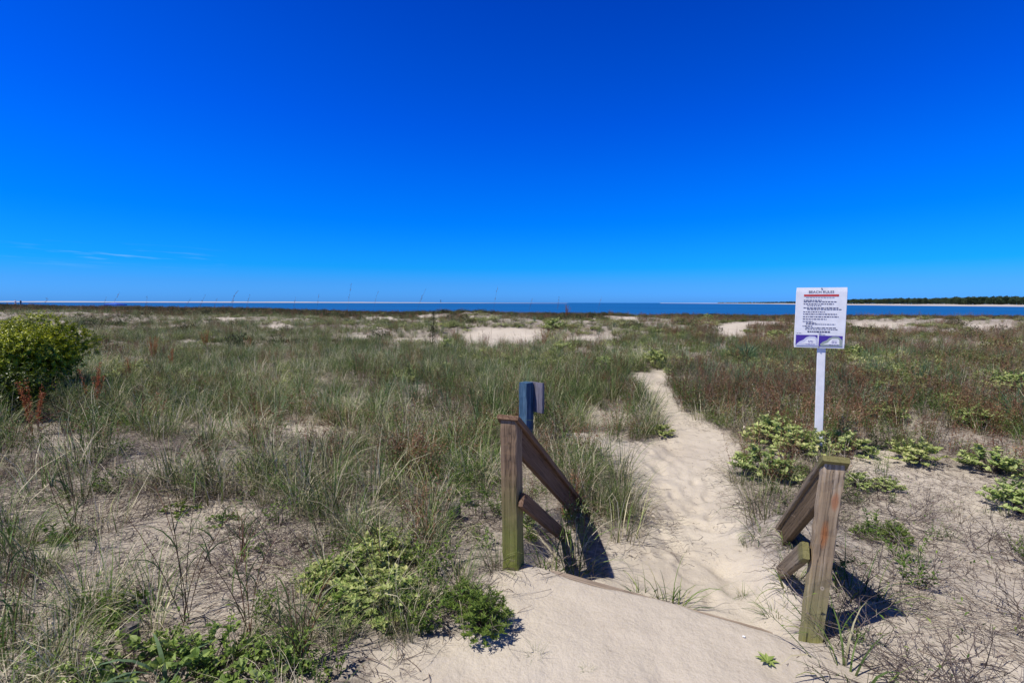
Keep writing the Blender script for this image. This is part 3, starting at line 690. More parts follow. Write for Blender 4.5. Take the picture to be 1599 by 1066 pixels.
def board(name, p0, p1, w, th, up, mat, parent, taper_ends=0.0, wear=.0015, cut=None):
    """a sawn board from p0 to p1: local z runs along it, x is its width, y its thickness"""
    p0 = Vector(p0); p1 = Vector(p1); zx = (p1-p0); ln = zx.length; zx.normalize()
    yx = Vector(up); yx = (yx-zx*yx.dot(zx)).normalized(); xx = yx.cross(zx)
    mw = Matrix((xx, yx, zx)).transposed().to_4x4(); mw.translation = p0
    nz = max(3, int(ln/.05)); bv = .004; hw, ht = w/2, th/2
    ring = [(-hw+bv, -ht), (hw-bv, -ht), (hw, -ht+bv), (hw, ht-bv), (hw-bv, ht), (-hw+bv, ht), (-hw, ht-bv), (-hw, -ht+bv)]
    vs = []; k = len(ring)
    for i in range(nz+1):
        z = ln*i/nz; zz = z
        ins = .004 if i in (0, nz) else 0
        for (a, b_) in ring:
            dz = 0
            if cut and i in (0, nz): dz = cut[0 if i == 0 else 1]*(b_ if abs(cut[2]) else a)
            a2 = a*(1-ins/hw)+random.gauss(0, wear*.35); b2 = b_*(1-ins/ht)+random.gauss(0, wear*.35)
            vs.append((a2, b2, zz+dz))
    qs = [(i*k+j, i*k+(j+1) % k, (i+1)*k+(j+1) % k, (i+1)*k+j) for i in range(nz) for j in range(k)]
    c0 = len(vs); vs.append((0, 0, 0)); c1 = len(vs); vs.append((0, 0, ln))
    ts = [(c0, (j+1) % k, j) for j in range(k)] + [(c1, nz*k+j, nz*k+(j+1) % k) for j in range(k)]
    me = np_mesh(name, vs, qs, ts, [mat])
    o = link(bpy.data.objects.new(name, me), parent)
    bpy.context.view_layer.update()
    o.matrix_world = mw
    return o
def empty(name, loc, label, cat, group=None):
    e = bpy.data.objects.new(name, None); e.empty_display_size = .1; e.location = loc; scene.collection.objects.link(e)
    bpy.context.view_layer.update()
    return tag(e, label, cat, group)
V = Vector
d3 = V((D2[0], D2[1], 0)); r3 = V((R2[0], R2[1], 0)); up = V((0, 0, 1))
TS = math.tan(R(35))

def handrail(base, inner, lean_top, top_z, low_z, pm, rm, cm, label, pw=.102):
    """post, sloping cap, side rail and lower rail going down into the sand; inner = +1/-1 side facing the path"""
    e = empty('stair_handrail', base, label, 'handrail', 'wooden stair handrails')
    pt = base + lean_top + up*top_z
    board('post', base-up*.35-lean_top*.35, pt, pw, pw, d3, pm, e, wear=.0045)
    run = 1.62 if inner > 0 else 1.86; dn = (d3 - up*TS)
    # cap: 2x6 laid flat on top, sloping away
    c0 = pt + up*.022 - d3*.055 ; c1 = c0 + dn*(run+.1)
    board('cap_rail', c0, c1, .142 if inner > 0 else .118, .036, up, cm, e)
    # side rail: 2x6 on edge, below the cap, starting behind the post
    s0 = pt + r3*inner*.022 + d3*.055 - up*(.022+.125); s1 = s0 + dn*(run-.05)
    board('side_rail', s0, s1, .038, .14, up+d3*TS, rm, e)
    l0 = base + lean_top*(low_z/top_z) + up*low_z + r3*inner*(.051+.021) - d3*.03; l1 = l0 + dn*(1.15 if inner > 0 else 1.4)
    board('lower_rail', l0, l1, .038, .088, up+d3*TS, cm if inner < 0 else rm, e)
    return e
bl = V((PL[0], PL[1], float(height(PL[0], PL[1])))); br = V((PR[0], PR[1], float(height(PR[0], PR[1]))))
handrail(bl, +1, r3*-.018, .925-bl.z, .45-bl.z, M['post_wood'], M['rail_wood'], M['rail_wood'], 'dark brown stair handrail left of the path, its upright post green with algae below')
handrail(br, -1, r3*.055, .865-br.z, .41-br.z, M['post_wood_pale'], M['side_wood'], M['rail_moss'], 'leaning bleached stair handrail right of the path with an orange stain on its post', .088)

# edge plank of the buried deck
q0 = V((PL[0], PL[1], 0))+r3*.22+d3*.0; q1 = V((PR[0], PR[1], 0))-r3*.17-d3*.075
q0.z = float(height(q0.x, q0.y, False))-.024; q1.z = float(height(q1.x, q1.y, False))+.002
o = board('deck_plank', q0, q1, .14, .036, up, M['deck_wood'], None)
tag(o, 'sand covered wooden plank at the end of the deck between the two handrails', 'plank')

# blue post with a small board
def near(u, v, dist=None):
    return at(u, v)
bp_ = V((0.185+.0, 6.15, 0)); bp_.z = float(height(bp_.x, bp_.y))
e = empty('blue_post', bp_, 'faded blue wooden post standing in the grass behind the left handrail', 'post')
f45 = V((math.sin(R(45)), math.cos(R(45)), 0)); g45 = V((f45.y, -f45.x, 0))
topz = .60
pst = board('post', bp_-up*.2, V((bp_.x, bp_.y, topz)), .135, .135, f45, M['blue_paint'], e, wear=.003)
bc = V((bp_.x, bp_.y, 0))+f45*.093+g45*.095
o = board('back_board', V((bc.x, bc.y, .215)), V((bc.x, bc.y, .600)), .235, .042, f45, M['board_back'], e)
o['label'] = 'grey lilac board fixed behind the blue post'

# beach rules sign
def plain(name, col, rough=.5, spec=.4, metal=0):
    m, t, out = new_mat(name); p = N(t, 'ShaderNodeBsdfPrincipled'); p.inputs['Base Color'].default_value = (*col, 1)
    n = N(t, 'ShaderNodeTexNoise'); n.inputs['Scale'].default_value = 9; n.inputs['Detail'].default_value = 6
    tc_ = N(t, 'ShaderNodeTexCoord'); L(t, tc_.outputs['Object'], n.inputs['Vector'])
    L(t, ramp(t, n.outputs[0], [(.3, tuple(c*.86 for c in col)), (.65, col)]), p.inputs['Base Color'])
    p.inputs['Roughness'].default_value = rough; p.inputs['Specular IOR Level'].default_value = spec; p.inputs['Metallic'].default_value = metal
    L(t, p.outputs[0], out.inputs[0]); return m
M['white'] = plain('white_vinyl', (.86, .865, .88), .45); M['ink'] = plain('dark_ink', (.035, .03, .10)); M['red'] = plain('red_ink', (.62, .05, .04))
M['purple'] = plain('purple_print', (.07, .035, .33)); M['mapgrey'] = plain('grey_print', (.34, .40, .36)); M['maplight'] = plain('pale_print', (.62, .64, .78))
M['bolt'] = plain('bolt_steel', (.25, .25, .25), .4, .5, .8)
SX, SY = 3.815, 5.93
sb = V((SX, SY, float(height(SX, SY))))
sg = empty('beach_rules_sign', sb, 'white beach rules sign on a tall white plank post beside the path', 'sign')
board('post', sb-up*.4+V((.03, 0, 0)), V((SX-.015, SY, 1.60)), .088, .034, d3, M['white'], sg, wear=.0003)
SW, SHT, SZ = .535, .735, 1.075
Mx = Matrix((r3, up, -d3)).transposed().to_4x4()          # face frame: x to the right, y up, z out towards the viewer
Mx.translation = V((SX-.045, SY, SZ)) - d3*.026
vs = []; hw, zt = SW/2, .008
pan = board('panel', (0, 0, 0), (0, 0, SHT), SW, .012, (0, 1, 0), M['white'], sg, wear=.0)
pan.matrix_world = Matrix.Translation(V((SX-.045, SY, SZ))-d3*.026) @ Matrix((r3, d3, up)).transposed().to_4x4()
bpy.context.view_layer.update()
def flat_part(name, polys, mat, lift=.009, parent=pan, mats=None):
    vs = []; fs = []
    bm_me = bpy.data.meshes.new(name); vv = []; ff = []
    for pl in polys:
        b = len(vv); vv += [(x, y, lift) for x, y in pl]; ff.append(list(range(b, b+len(pl))))
    bm_me.from_pydata(vv, [], ff); bm_me.materials.append(mat); bm_me.update()
    o = link(bpy.data.objects.new(name, bm_me), parent); bpy.context.view_layer.update(); o.matrix_world = Mx
    return o
def rect(x, y, w, h): return [(x, y), (x+w, y), (x+w, y+h), (x, y+h)]
k = SW/740.0                                              # picture pixels of the enlarged sign face to metres
def fx(px): return (px-505)*k
def fy(py): return SHT-(py-85)*SHT/825.0
flat_part('red_bar', [rect(fx(250), fy(205), 505*k, 26*SHT/825)], M['red'])
# title in letters
fc = bpy.data.curves.new('title', 'FONT'); fc.body = 'BEACH RULES'; fc.size = .043; fc.align_x = 'CENTER'
tmp = bpy.data.objects.new('title', fc); scene.collection.objects.link(tmp)
dgp = bpy.context.evaluated_depsgraph_get(); tme = bpy.data.meshes.new_from_object(tmp.evaluated_get(dgp)); bpy.data.objects.remove(tmp)
tme.materials.clear(); tme.materials.append(M['ink'])
o = link(bpy.data.objects.new('title', tme), pan); bpy.context.view_layer.update(); o.matrix_world = Mx @ Matrix.Translation((fx(500), fy(160), .0095))
def words_row(px0, px1, py, hpx, seed):
    rr = random.Random(seed); x = px0; out = []
    while x < px1:
        w = min(rr.uniform(14, 50), px1-x); out.append(rect(fx(x), fy(py)-hpx/2*SHT/825, w*k, hpx*SHT/825)); x += w+9
    return out
rows = [(280, 700, 222, 5), (250, 510, 258, 9), (250, 735, 278, 9), (250, 690, 308, 9), (305, 510, 330, 8), (250, 755, 362, 9), (305, 800, 382, 9), (250, 570, 416, 9), (250, 740, 447, 10),
        (250, 765, 482, 10), (250, 595, 515, 9), (250, 400, 548, 8), (300, 445, 568, 7), (300, 725, 585, 8), (250, 395, 612, 8), (295, 735, 633, 8), (290, 760, 655, 8), (495, 545, 712, 5), (170, 250, 712, 5), (500, 600, 728, 5)]
for i, rw in enumerate(rows): flat_part('print_line', words_row(*rw, i), M['ink'])
flat_part('closing_line', words_row(328, 655, 688, 17, 99), M['ink'])
for (ox, lightm) in ((160, 0), (500, 1)):
    mp_ = flat_part('map', [rect(fx(ox), fy(885 if ox == 500 else 880), 318*k if ox == 160 else 340*k, 145*SHT/825)], M['purple'], .0085)
    land = [(20, 857), (60, 825), (110, 805), (150, 770), (200, 750), (280, 752), (310, 775), (322 if ox == 160 else 338, 800), (322 if ox == 160 else 338, 882), (5 if ox == 160 else 30, 882)]
    # the printed land, outline and inner panel of each map
    o = flat_part('map_land', [[(fx(ox+a), fy(b_)) for a, b_ in land][::-1]], M['mapgrey'] if ox == 500 else M['maplight'], .0100, mp_)
    inner = [(60, 860), (130, 835), (165, 800), (190, 780), (275, 778), (295, 800), (300, 860)]
    flat_part('map_panel', [[(fx(ox+a), fy(b_)) for a, b_ in inner][::-1]], M['white'], .0112, mp_)
    flat_part('map_text', words_row(ox+185, ox+255, 815, 8, ox)+words_row(ox+185, ox+260, 835, 8, ox+1)+words_row(ox+150, ox+290, 862, 8, ox+2), M['purple'], .0122, mp_)
for bz in (.012, SHT-.012):
    b = PB(); me = bpy.data.meshes.new('bolt')
    ring = [(math.cos(a*.785)*.008, math.sin(a*.785)*.008) for a in range(8)]
    vv = [(x, y+bz, .0085) for x, y in ring]+[(x*.8, y*.8+bz, .013) for x, y in ring]
    me.from_pydata(vv, [], [[i, (i+1) % 8, 8+(i+1) % 8, 8+i] for i in range(8)]+[list(range(8, 16))]); me.materials.append(M['bolt'])
    o = link(bpy.data.objects.new('bolt', me), pan); bpy.context.view_layer.update(); o.matrix_world = Mx

# stubs of old posts
for (u_, v_, h_, w_, lb) in [(204, 1012, .12, .05, 'grey split stub of a wooden post among leaves at the lower left'),
                             (708, 812, .13, .075, 'dark stub of a wooden post in the twigs left of the handrail'),
                             (583, 778, .10, .08, 'low grey wooden stub in the grass, farther from the handrail')]:
    c = at(u_, v_); o = board('wooden_stub', c-up*.1, c+up*h_+V((.01, 0, 0)), w_, w_, (.3, 1, 0), M['stub_wood'], None, wear=.006); tag(o, lb, 'stub', 'old post stubs')

# small things on the sand
def pebble(name, loc, sx, sy, sz, mat, lb, cat):
    import bmesh
    bm = bmesh.new(); bmesh.ops.create_icosphere(bm, subdivisions=3, radius=1)
    for vv in bm.verts:
        f = 1+.35*(float(vnoise(vv.co.x*2+5, vv.co.y*2+vv.co.z*1.7, 3))-.5); vv.co = V((vv.co.x*sx*f, vv.co.y*sy*f, vv.co.z*sz*f))
    me = bpy.data.meshes.new(name); bm.to_mesh(me); bm.free(); me.materials.append(mat)
    for p_ in me.polygons: p_.use_smooth = True
    o = link(bpy.data.objects.new(name, me)); o.location = loc; o.rotation_euler = (0, 0, -.4); tag(o, lb, cat); return o
pebble('dead_leaf', at(1177, 985)+up*.012, .022, .012, .009, M['stub_wood'], 'curled dark dead leaf on the sand at the end of the deck plank', 'leaf')
pebble('shell', at(1161, 1008)+up*.005, .007, .005, .004, M['white'], 'tiny white shell on the bare sand of the deck', 'shell')

# ------------------------------------------------------------------ plants that can be pointed at
def put(name, mesh, u_, v_, s, lb, cat, group=None, rz=None, dz=-.01, sz=None):
    c = at(u_, v_); o = link(bpy.data.objects.new(name, mesh)); o.location = c+up*dz
    o.rotation_euler = (0, 0, rnd(0, 6.28) if rz is None else rz); o.scale = (s, s, s*(sz or 1)); tag(o, lb, cat, group); return o
for i, (u_, v_, s, lb) in enumerate([
        (1208, 692, 1.25, 'upper of two pale green leafy clumps between the path and the sign post'),
        (1193, 745, 1.15, 'rounded grey green leafy clump by the path, lower left of the sign post'),
        (1252, 714, 1.1, 'leafy clump with a few yellow leaves just left of the foot of the sign post'),
        (1316, 708, 1.1, 'pale leafy clump just right of the foot of the sign post'),
        (1338, 762, .5, 'drooping leafy plant right of the top of the leaning handrail post'),
        (1385, 765, .5, 'small drooping plant on the sand, second to the right of the leaning post'),
        (1428, 722, .9, 'yellow green dome of leaves on the bare sand right of the sign'),
        (1545, 738, 1.0, 'spreading yellow green plant on the sand slope near the right edge'),
        (1592, 800, .9, 'pale leafy plant cut by the right edge of the view'),
        (1385, 655, 1.0, 'yellow green clump behind the sign among brown weeds'),
        (1450, 585, 1.3, 'pale clump in the brown weeds right of the sign panel'),
        (1548, 600, 1.3, 'broad pale clump near the right edge in the brown weeds'),
        (1530, 668, 1.1, 'tall yellow green clump before the weeds near the right edge'),
        (1330, 560, 1.5, 'pale clump just right of the sign panel bottom'),
        (1590, 610, 1.3, 'pale clump at the right edge among brown weeds'),
        (1390, 612, 1.1, 'small yellow green clump halfway between sign post and right weeds'),
        (1025, 572, 1.5, 'light green bushy clump where the path disappears'),
        (945, 575, 1.3, 'yellow green clump left of the far end of the path'),
        (880, 552, 1.5, 'pale clump in the grass above the blue post'),
        (1035, 680, .6, 'dark leaved clump at the left edge of the path bend'),
        (700, 545, 1.3, 'light green clump below the bare dune'),
        (760, 556, 1.2, 'pale flowering clump below the bare dune, right one'),
        (1105, 502, 2.4, 'pale clump left of the far sandy gap'),
        (1210, 530, 1.8, 'pale clump left of the sign beyond the yucca'),
        (1480, 640, 1.0, 'low pale clump in front of the brown weeds at right'),
        (865, 512, 2.2, 'pale round clump on the shoulder of the bare dune'),
        (600, 870, .75, 'pale leafy clump left of the handrail, upper one'),
        (545, 912, .85, 'large pale green leafy clump in the left foreground'),
        (600, 945, .75, 'low leafy clump in the left foreground, lower one')]):
    put('leafy_clump', crot[i % 3], u_, v_, s, lb, 'plant', 'pale leafy clumps', sz=.62 if u_ < 620 and v_ > 850 else (.85 if i % 2 else 1.0))
for i, (u_, v_, s, lb) in enumerate([
        (750, 985, .62, 'dense dark green leafy plant at the edge of the bare sand, left of the handrail'),
        (722, 950, .45, 'smaller dark green leafy plant joined behind the dense one'),
        (885, 812, .30, 'bright green leafy plant between the two rails of the dark handrail'),
        (828, 842, .24, 'small bright green plant right behind the foot of the dark handrail post'),
        (1395, 848, .5, 'bright green leafy mat on the sand right of the leaning post'),
        (1350, 842, .4, 'low green leafy mat just right of the leaning post'),
        (1250, 742, .4, 'green low plant behind the top of the leaning post')]):
    if i == 0: dk = [mound_plant(.26, .34, 120, .04, .010, 'herb', 24) for _ in range(2)]
    put('green_plant', dk[i % 2], u_, v_, s, lb, 'plant', 'dark green leafy plants')
big = [grass_tuft(190, .5, .85, .16, .0042, .12, 1.9, lean=.55, k=7) for _ in range(2)]
for i, (u_, v_, s, lb) in enumerate([
        (900, 765, .72, 'thick arching grass tussock right behind the sloping dark rail'),
        (940, 795, .72, 'arching grass tussock spilling over the left edge of the path'),
        (880, 730, .85, 'grass tussock at the foot of the blue post'),
        (965, 812, .48, 'lower grass tussock leaning onto the path sand'),
        (925, 742, .55, 'grass tussock behind the arching ones, left of the path'),
        (690, 690, 1.0, 'dark green grass tussock left of the blue post'),
        (600, 640, 1.0, 'green grass tussock in the middle of the left dune'),
        (760, 620, 1.1, 'green grass tussock behind the top of the dark post'),
        (440, 640, 1.0, 'green grass tussock in the left half of the dune'),
        (20, 860, .8, 'dark grass tussock at the left edge beside bare sand'),
        (60, 900, .6, 'lower dark grass tussock at the left edge'),
        (530, 760, .7, 'grass tussock among dead twigs left of the handrail')]):
    put('grass_tussock', big[i % 2], u_, v_, s, lb, 'grass', 'large grass tussocks')
tb = [grass_tuft(34, .08, .24, .05, .0045, .1, 1.9, lean=.7, k=6) for _ in range(3)]
for i, (u_, v_, s, lb) in enumerate([
        (1160, 930, .6, 'tiny grass tuft alone on the path sand'),
        (1188, 835, 1.2, 'bright grass tuft at the right edge of the path'),
        (1170, 850, .9, 'lower bright grass tuft at the right edge of the path'),
        (1210, 962, .95, 'thin grass tuft left of the foot of the leaning post'),
        (1236, 912, 1.2, 'grass tuft under the lower rail of the leaning handrail'),
        (838, 1022, .45, 'small grey green sprig on the bare deck sand'),
        (917, 1045, .28, 'tiny yellow sprig near the bottom of the bare sand'),
        (858, 903, 1.9, 'long bladed tuft hanging over the plank edge at the dark post'),
        (895, 900, 1.7, 'curved yellow green blades in the shadow of the dark handrail'),
        (1045, 946, 1.7, 'grass lying over the plank in the middle of the path'),
        (1005, 934, 1.5, 'grass blades at the plank edge, left of the middle'),
        (1300, 995, 1.5, 'grass tuft at the foot of the leaning post'),
        (1330, 1060, 2.2, 'taller yellowish grass tuft at the bottom right of the leaning post'),
        (1440, 885, .8, 'small green tuft on the right sand'),
        (1325, 925, 1.7, 'dark thin tuft growing in the shadow of the leaning handrail'),
        (1362, 942, 1.5, 'tuft at the far side of the shadow of the leaning handrail'),
        (1232, 852, 1.3, 'dark tuft under the low end of the upper rail, right of the path'),
        (1262, 862, 1.2, 'dark tuft between the two rails of the leaning handrail'),
        (1480, 798, .6, 'small yellow green tuft on the right sand slope'),
        (1540, 800, .5, 'tiny tuft on the right sand slope near the edge')]):
    put('grass_tuft', tb[i % 3], u_, v_, s, lb, 'grass', 'small grass tufts on the sand')
def rosette():
    b = PB()
    for i in range(9):
        a = i*2.4; b.leaf((0, 0, .01), (math.cos(a), math.sin(a), rnd(.2, .7)), (0, 0, 1), rnd(.05, .08), .028, rnd(.4, .9), 0)
    return b.mesh('rosette', [M['vine']])
put('rosette_plant', rosette(), 1198, 1032, .75, 'small rosette of oval leaves on the sand near the bottom edge', 'plant')

# rust coloured dock spikes
def dock(h=.8, n=9):
    b = PB()
    for i in range(n):
        a = rnd(0, 6.28); ln = h*rnd(.65, 1.05)
        pts = arc((math.cos(a)*.04, math.sin(a)*.04, 0), a, ln, abs(random.gauss(0, .12)), rnd(0, .2), 5); b.stick(pts, .004, .2, 0)
        for j in range(int(ln*190)):
            f = rnd(.3, 1)*4; ii = min(int(f), 3); pp = pts[ii].lerp(pts[ii+1], f-ii); aa = rnd(0, 6.28)
            b.leaf(pp+V((math.cos(aa), math.sin(aa), 0))*rnd(0, .025), (math.cos(aa), math.sin(aa), rnd(.2, 1.5)), (0, 0, 1), rnd(.012, .028), rnd(.008, .014), rnd(0, 1), 0)
    return b.mesh('dock', [M['rust']])
dks = [dock(), dock(), dock(.9, 14)]
for i, (u_, v_, s, lb) in enumerate([
        (148, 642, 1.07, 'rust red seed spikes standing at the right side of the green bush'),
        (54, 678, .92, 'rust red seed spikes in front of the green bush'),
        (240, 565, .9, 'tall rust brown spikes right of the green bush, nearer one'),
        (205, 590, .7, 'lower rust brown spikes right of the green bush'),
        (270, 580, .8, 'rust brown spikes in the grass, third from the bush'),
        (322, 545, .9, 'rust brown spikes in the left middle grass'),
        (388, 550, .9, 'rust brown spikes left of the dune centre'),
        (712, 540, .9, 'single rust brown spike before the bare dune, left'),
        (849, 543, .85, 'single rust brown spike before the bare dune, right'),
        (1344, 618, .8, 'rust brown spikes right of the sign post'),
        (1190, 610, .6, 'rust brown spikes left of the sign post'),
        (885, 497, 2.0, 'rusty orange shrubby spikes on the far dune crest'),
        (400, 690, .35, 'low rust brown spikes in the dry left grass')]):
    put('seed_spikes', dks[i % 3], u_, v_, s, lb, 'weed', 'rust coloured seed spikes')
# small dark conifers
def cone_shrub():
    b = PB(); b.stick([(0, 0, 0), (0, 0, .9)], .02, .1, 0)
    for i in range(420):
        z = rnd(.02, 1); r_ = .26*(1-z)**.7*math.sqrt(random.random()); a = rnd(0, 6.28)
        b.leaf((math.cos(a)*r_, math.sin(a)*r_, z*.95), (math.cos(a), math.sin(a), 1.2), (0, 0, 1), rnd(.05, .1), .02, rnd(0, 1), 0)
    return b.mesh('cone', [M['scrub']])
cs = cone_shrub()
put('small_cedar', cs, 676, 541, .95, 'small dark conical cedar before the bare dune', 'shrub', 'small cedars')
put('small_cedar', cs, 677, 519, 1.25, 'small dark conical cedar farther behind the first', 'shrub', 'small cedars')
# yuccas
def yucca():
    b = PB()
    for i in range(110):
        a = rnd(0, 6.28); el = rnd(-.1, 1.5); d = V((math.cos(a)*math.cos(el), math.sin(a)*math.cos(el), math.sin(el))); ln = rnd(.35, .6)
        b.ribbon([(0, 0, .15), V((0, 0, .15))+d*ln*.5, V((0, 0, .15))+d*ln-up*.02], .026, rnd(0, 1), 0, wprof=lambda f: .6+.8*f-1.38*f*f)
    return b.mesh('yucca', [M['blue_blade']])
yc = yucca()
for u_, v_, s, lb in [(1166, 566, 1.15, 'dark spiky yucca right of the far end of the path'), (1315, 615, 1.0, 'dark spiky yucca in the weeds just right of the sign post'),
                      (1590, 665, .9, 'blue green spiky yucca at the right edge'), (1345, 668, .35, 'small yellowish spiky plant low right of the sign post')]:
    put('yucca', yc, u_, v_, s, lb, 'yucca', 'yuccas')
# sea oats rising above the horizon
def sea_oat(h):
    b = PB(); pts = arc((0, 0, 0), rnd(-.5, .5), h, .02, rnd(.05, .3), 9); b.stick(pts, .0026, .35, 0, .5)
    for j in range(26):
        f = rnd(.80, 1)*8; ii = min(int(f), 7); pp = pts[ii].lerp(pts[ii+1], f-ii)
        b.leaf(pp, (rnd(-.6, .6), rnd(-.6, .6), rnd(-.3, 1)), (rnd(-1, 1), rnd(-1, 1), 0), rnd(.025, .05), .010, rnd(.2, .8), 0)
    for j in range(14): 
        a = rnd(0, 6.28); b.ribbon(arc((0, 0, 0), a, rnd(.4, .8), .3, 1.0, 5), .006, rnd(.2, .9), 1)
    return b.mesh('sea_oat', [M['brown'], M['grass']])
OATS = [(59, 462), (154, 460), (163, 452), (225, 462), (278, 462), (297, 457), (326, 461), (343, 447), (358, 460), (378, 456), (453, 462), (492, 458), (538, 441), (577, 452), (641, 446), (766, 447), (820, 463), (866, 462), (929, 461)]
for i, (u_, vt) in enumerate(OATS):
    dd = [14, 17, 19, 16, 21, 15, 18][i % 7]; x = (u_-W0/2)/F*dd; z0 = float(height(x, dd)); zt = CAM.z+(472.7+(u_-800)*.0022-vt)*dd/F
    o = link(bpy.data.objects.new('sea_oat', sea_oat(zt-z0))); o.location = (x, dd, z0-.02)
    big_ = vt < 450
    tag(o, 'tall sea oat stalk in the dune grass whose seed head rises well above the horizon' if big_ else 'thin sea oat stalk in the far dune grass just reaching the horizon', 'sea oat', 'tall sea oat stalks' if big_ else 'thin far sea oat stalks')
# foreground stems, broad blades and leafy vines at the lower left
def reed(h, n=5):
    b = PB()
    for i in range(n):
        a = rnd(0, 6.28); pts = arc((rnd(-.02, .02), rnd(-.02, .02), 0), a, h*rnd(.7, 1.05), rnd(.05, .35), rnd(0, .5), 6); b.stick(pts, .0028, .4, 0, .5)
        for j in range(5):
            f = rnd(.1, .9)*5; ii = min(int(f), 4); pp = pts[ii].lerp(pts[ii+1], f-ii); a2 = rnd(0, 6.28)
            b.ribbon([pp+q_ for q_ in arc((0, 0, 0), a2, rnd(.12, .3), rnd(.2, .6), rnd(.5, 1.6), 5)], .007, rnd(.3, .95), 1)
    return b.mesh('reed', [M['brown'], M['grass']])
for u_, v_, h_, n_, lb in [(292, 975, .72, 6, 'clump of tall thin green stems in the left foreground'), (390, 990, .62, 4, 'tall brown stems right of the first stem clump in the left foreground'),
                           (15, 1010, .6, 6, 'tall grass stems at the bottom left corner'), (120, 860, .7, 4, 'long pale stems leaning over the left sand'),
                           (470, 1040, .5, 7, 'green stems at the bottom left of the bare sand'), (375, 880, .4, 4, 'short stems on the left sand'), (600, 905, .45, 4, 'thin stems behind the pale clumps in the left foreground')]:
    put('tall_stems', reed(h_, n_), u_, v_, 1, lb, 'grass', 'tall stem clumps')
def broad_blades():
    b = PB()
    for i in range(9):
        a = rnd(-1, 4.2); b.ribbon(arc((0, 0, 0), a, rnd(.3, .5), rnd(.3, .7), rnd(.7, 1.5), 9), .026, rnd(.3, .9), 0, side=V((-math.sin(a), math.cos(a), 0)), wprof=lambda f: .45+1.3*f-1.7*f*f)
    return b.mesh('broad_blades', [M['blue_blade']])
put('broad_bladed_grass', broad_blades(), 262, 1075, .9, 'blue green plant with broad arching blades at the bottom left', 'grass')
vine = [mound_plant(.26, .20, 30, .042, .030, 'vine', 8) for _ in range(2)]
vine2 = [mound_plant(.26, .13, 22, .045, .03, 'herb', 8) for _ in range(2)]
for i, (u_, v_, s, lb) in enumerate([(205, 1055, .85, 'light green oval leaved vine at the bottom left'), (330, 1045, .85, 'oval leaved vine right of the broad bladed grass'),
        (140, 1070, .7, 'oval leaved vine cut by the bottom edge at left'), (420, 1035, .65, 'oval leaved vine near the bottom stems'), (262, 1015, .5, 'small oval leaved vine beside the grey stub'),
        (395, 1075, .8, 'oval leaved vine at the bottom edge, rightmost')]):
    put('leafy_vine', vine[i % 2], u_, v_, s, lb, 'vine', 'oval leaved vines')
for i, (u_, v_, s, lb) in enumerate([(195, 955, .6, 'bright green leaves above the grey stub'), (100, 840, .5, 'green leafy sprig on the left sand'), (280, 800, .6, 'green leafy patch under the twigs at left'),
        (345, 815, .5, 'yellow green leafy patch right of the first on the left sand'), (460, 790, .5, 'green leafy patch below the dark twigs'), (640, 860, .4, 'low green leaves near the handrail foot'), (395, 860, .35, 'small leaf cluster on the left sand'),
        (480, 720, .5, 'bright green leafy plant in the dead grass')]):
    put('leafy_sprig', vine2[i % 2], u_, v_, s, lb, 'plant', 'bright leafy sprigs')

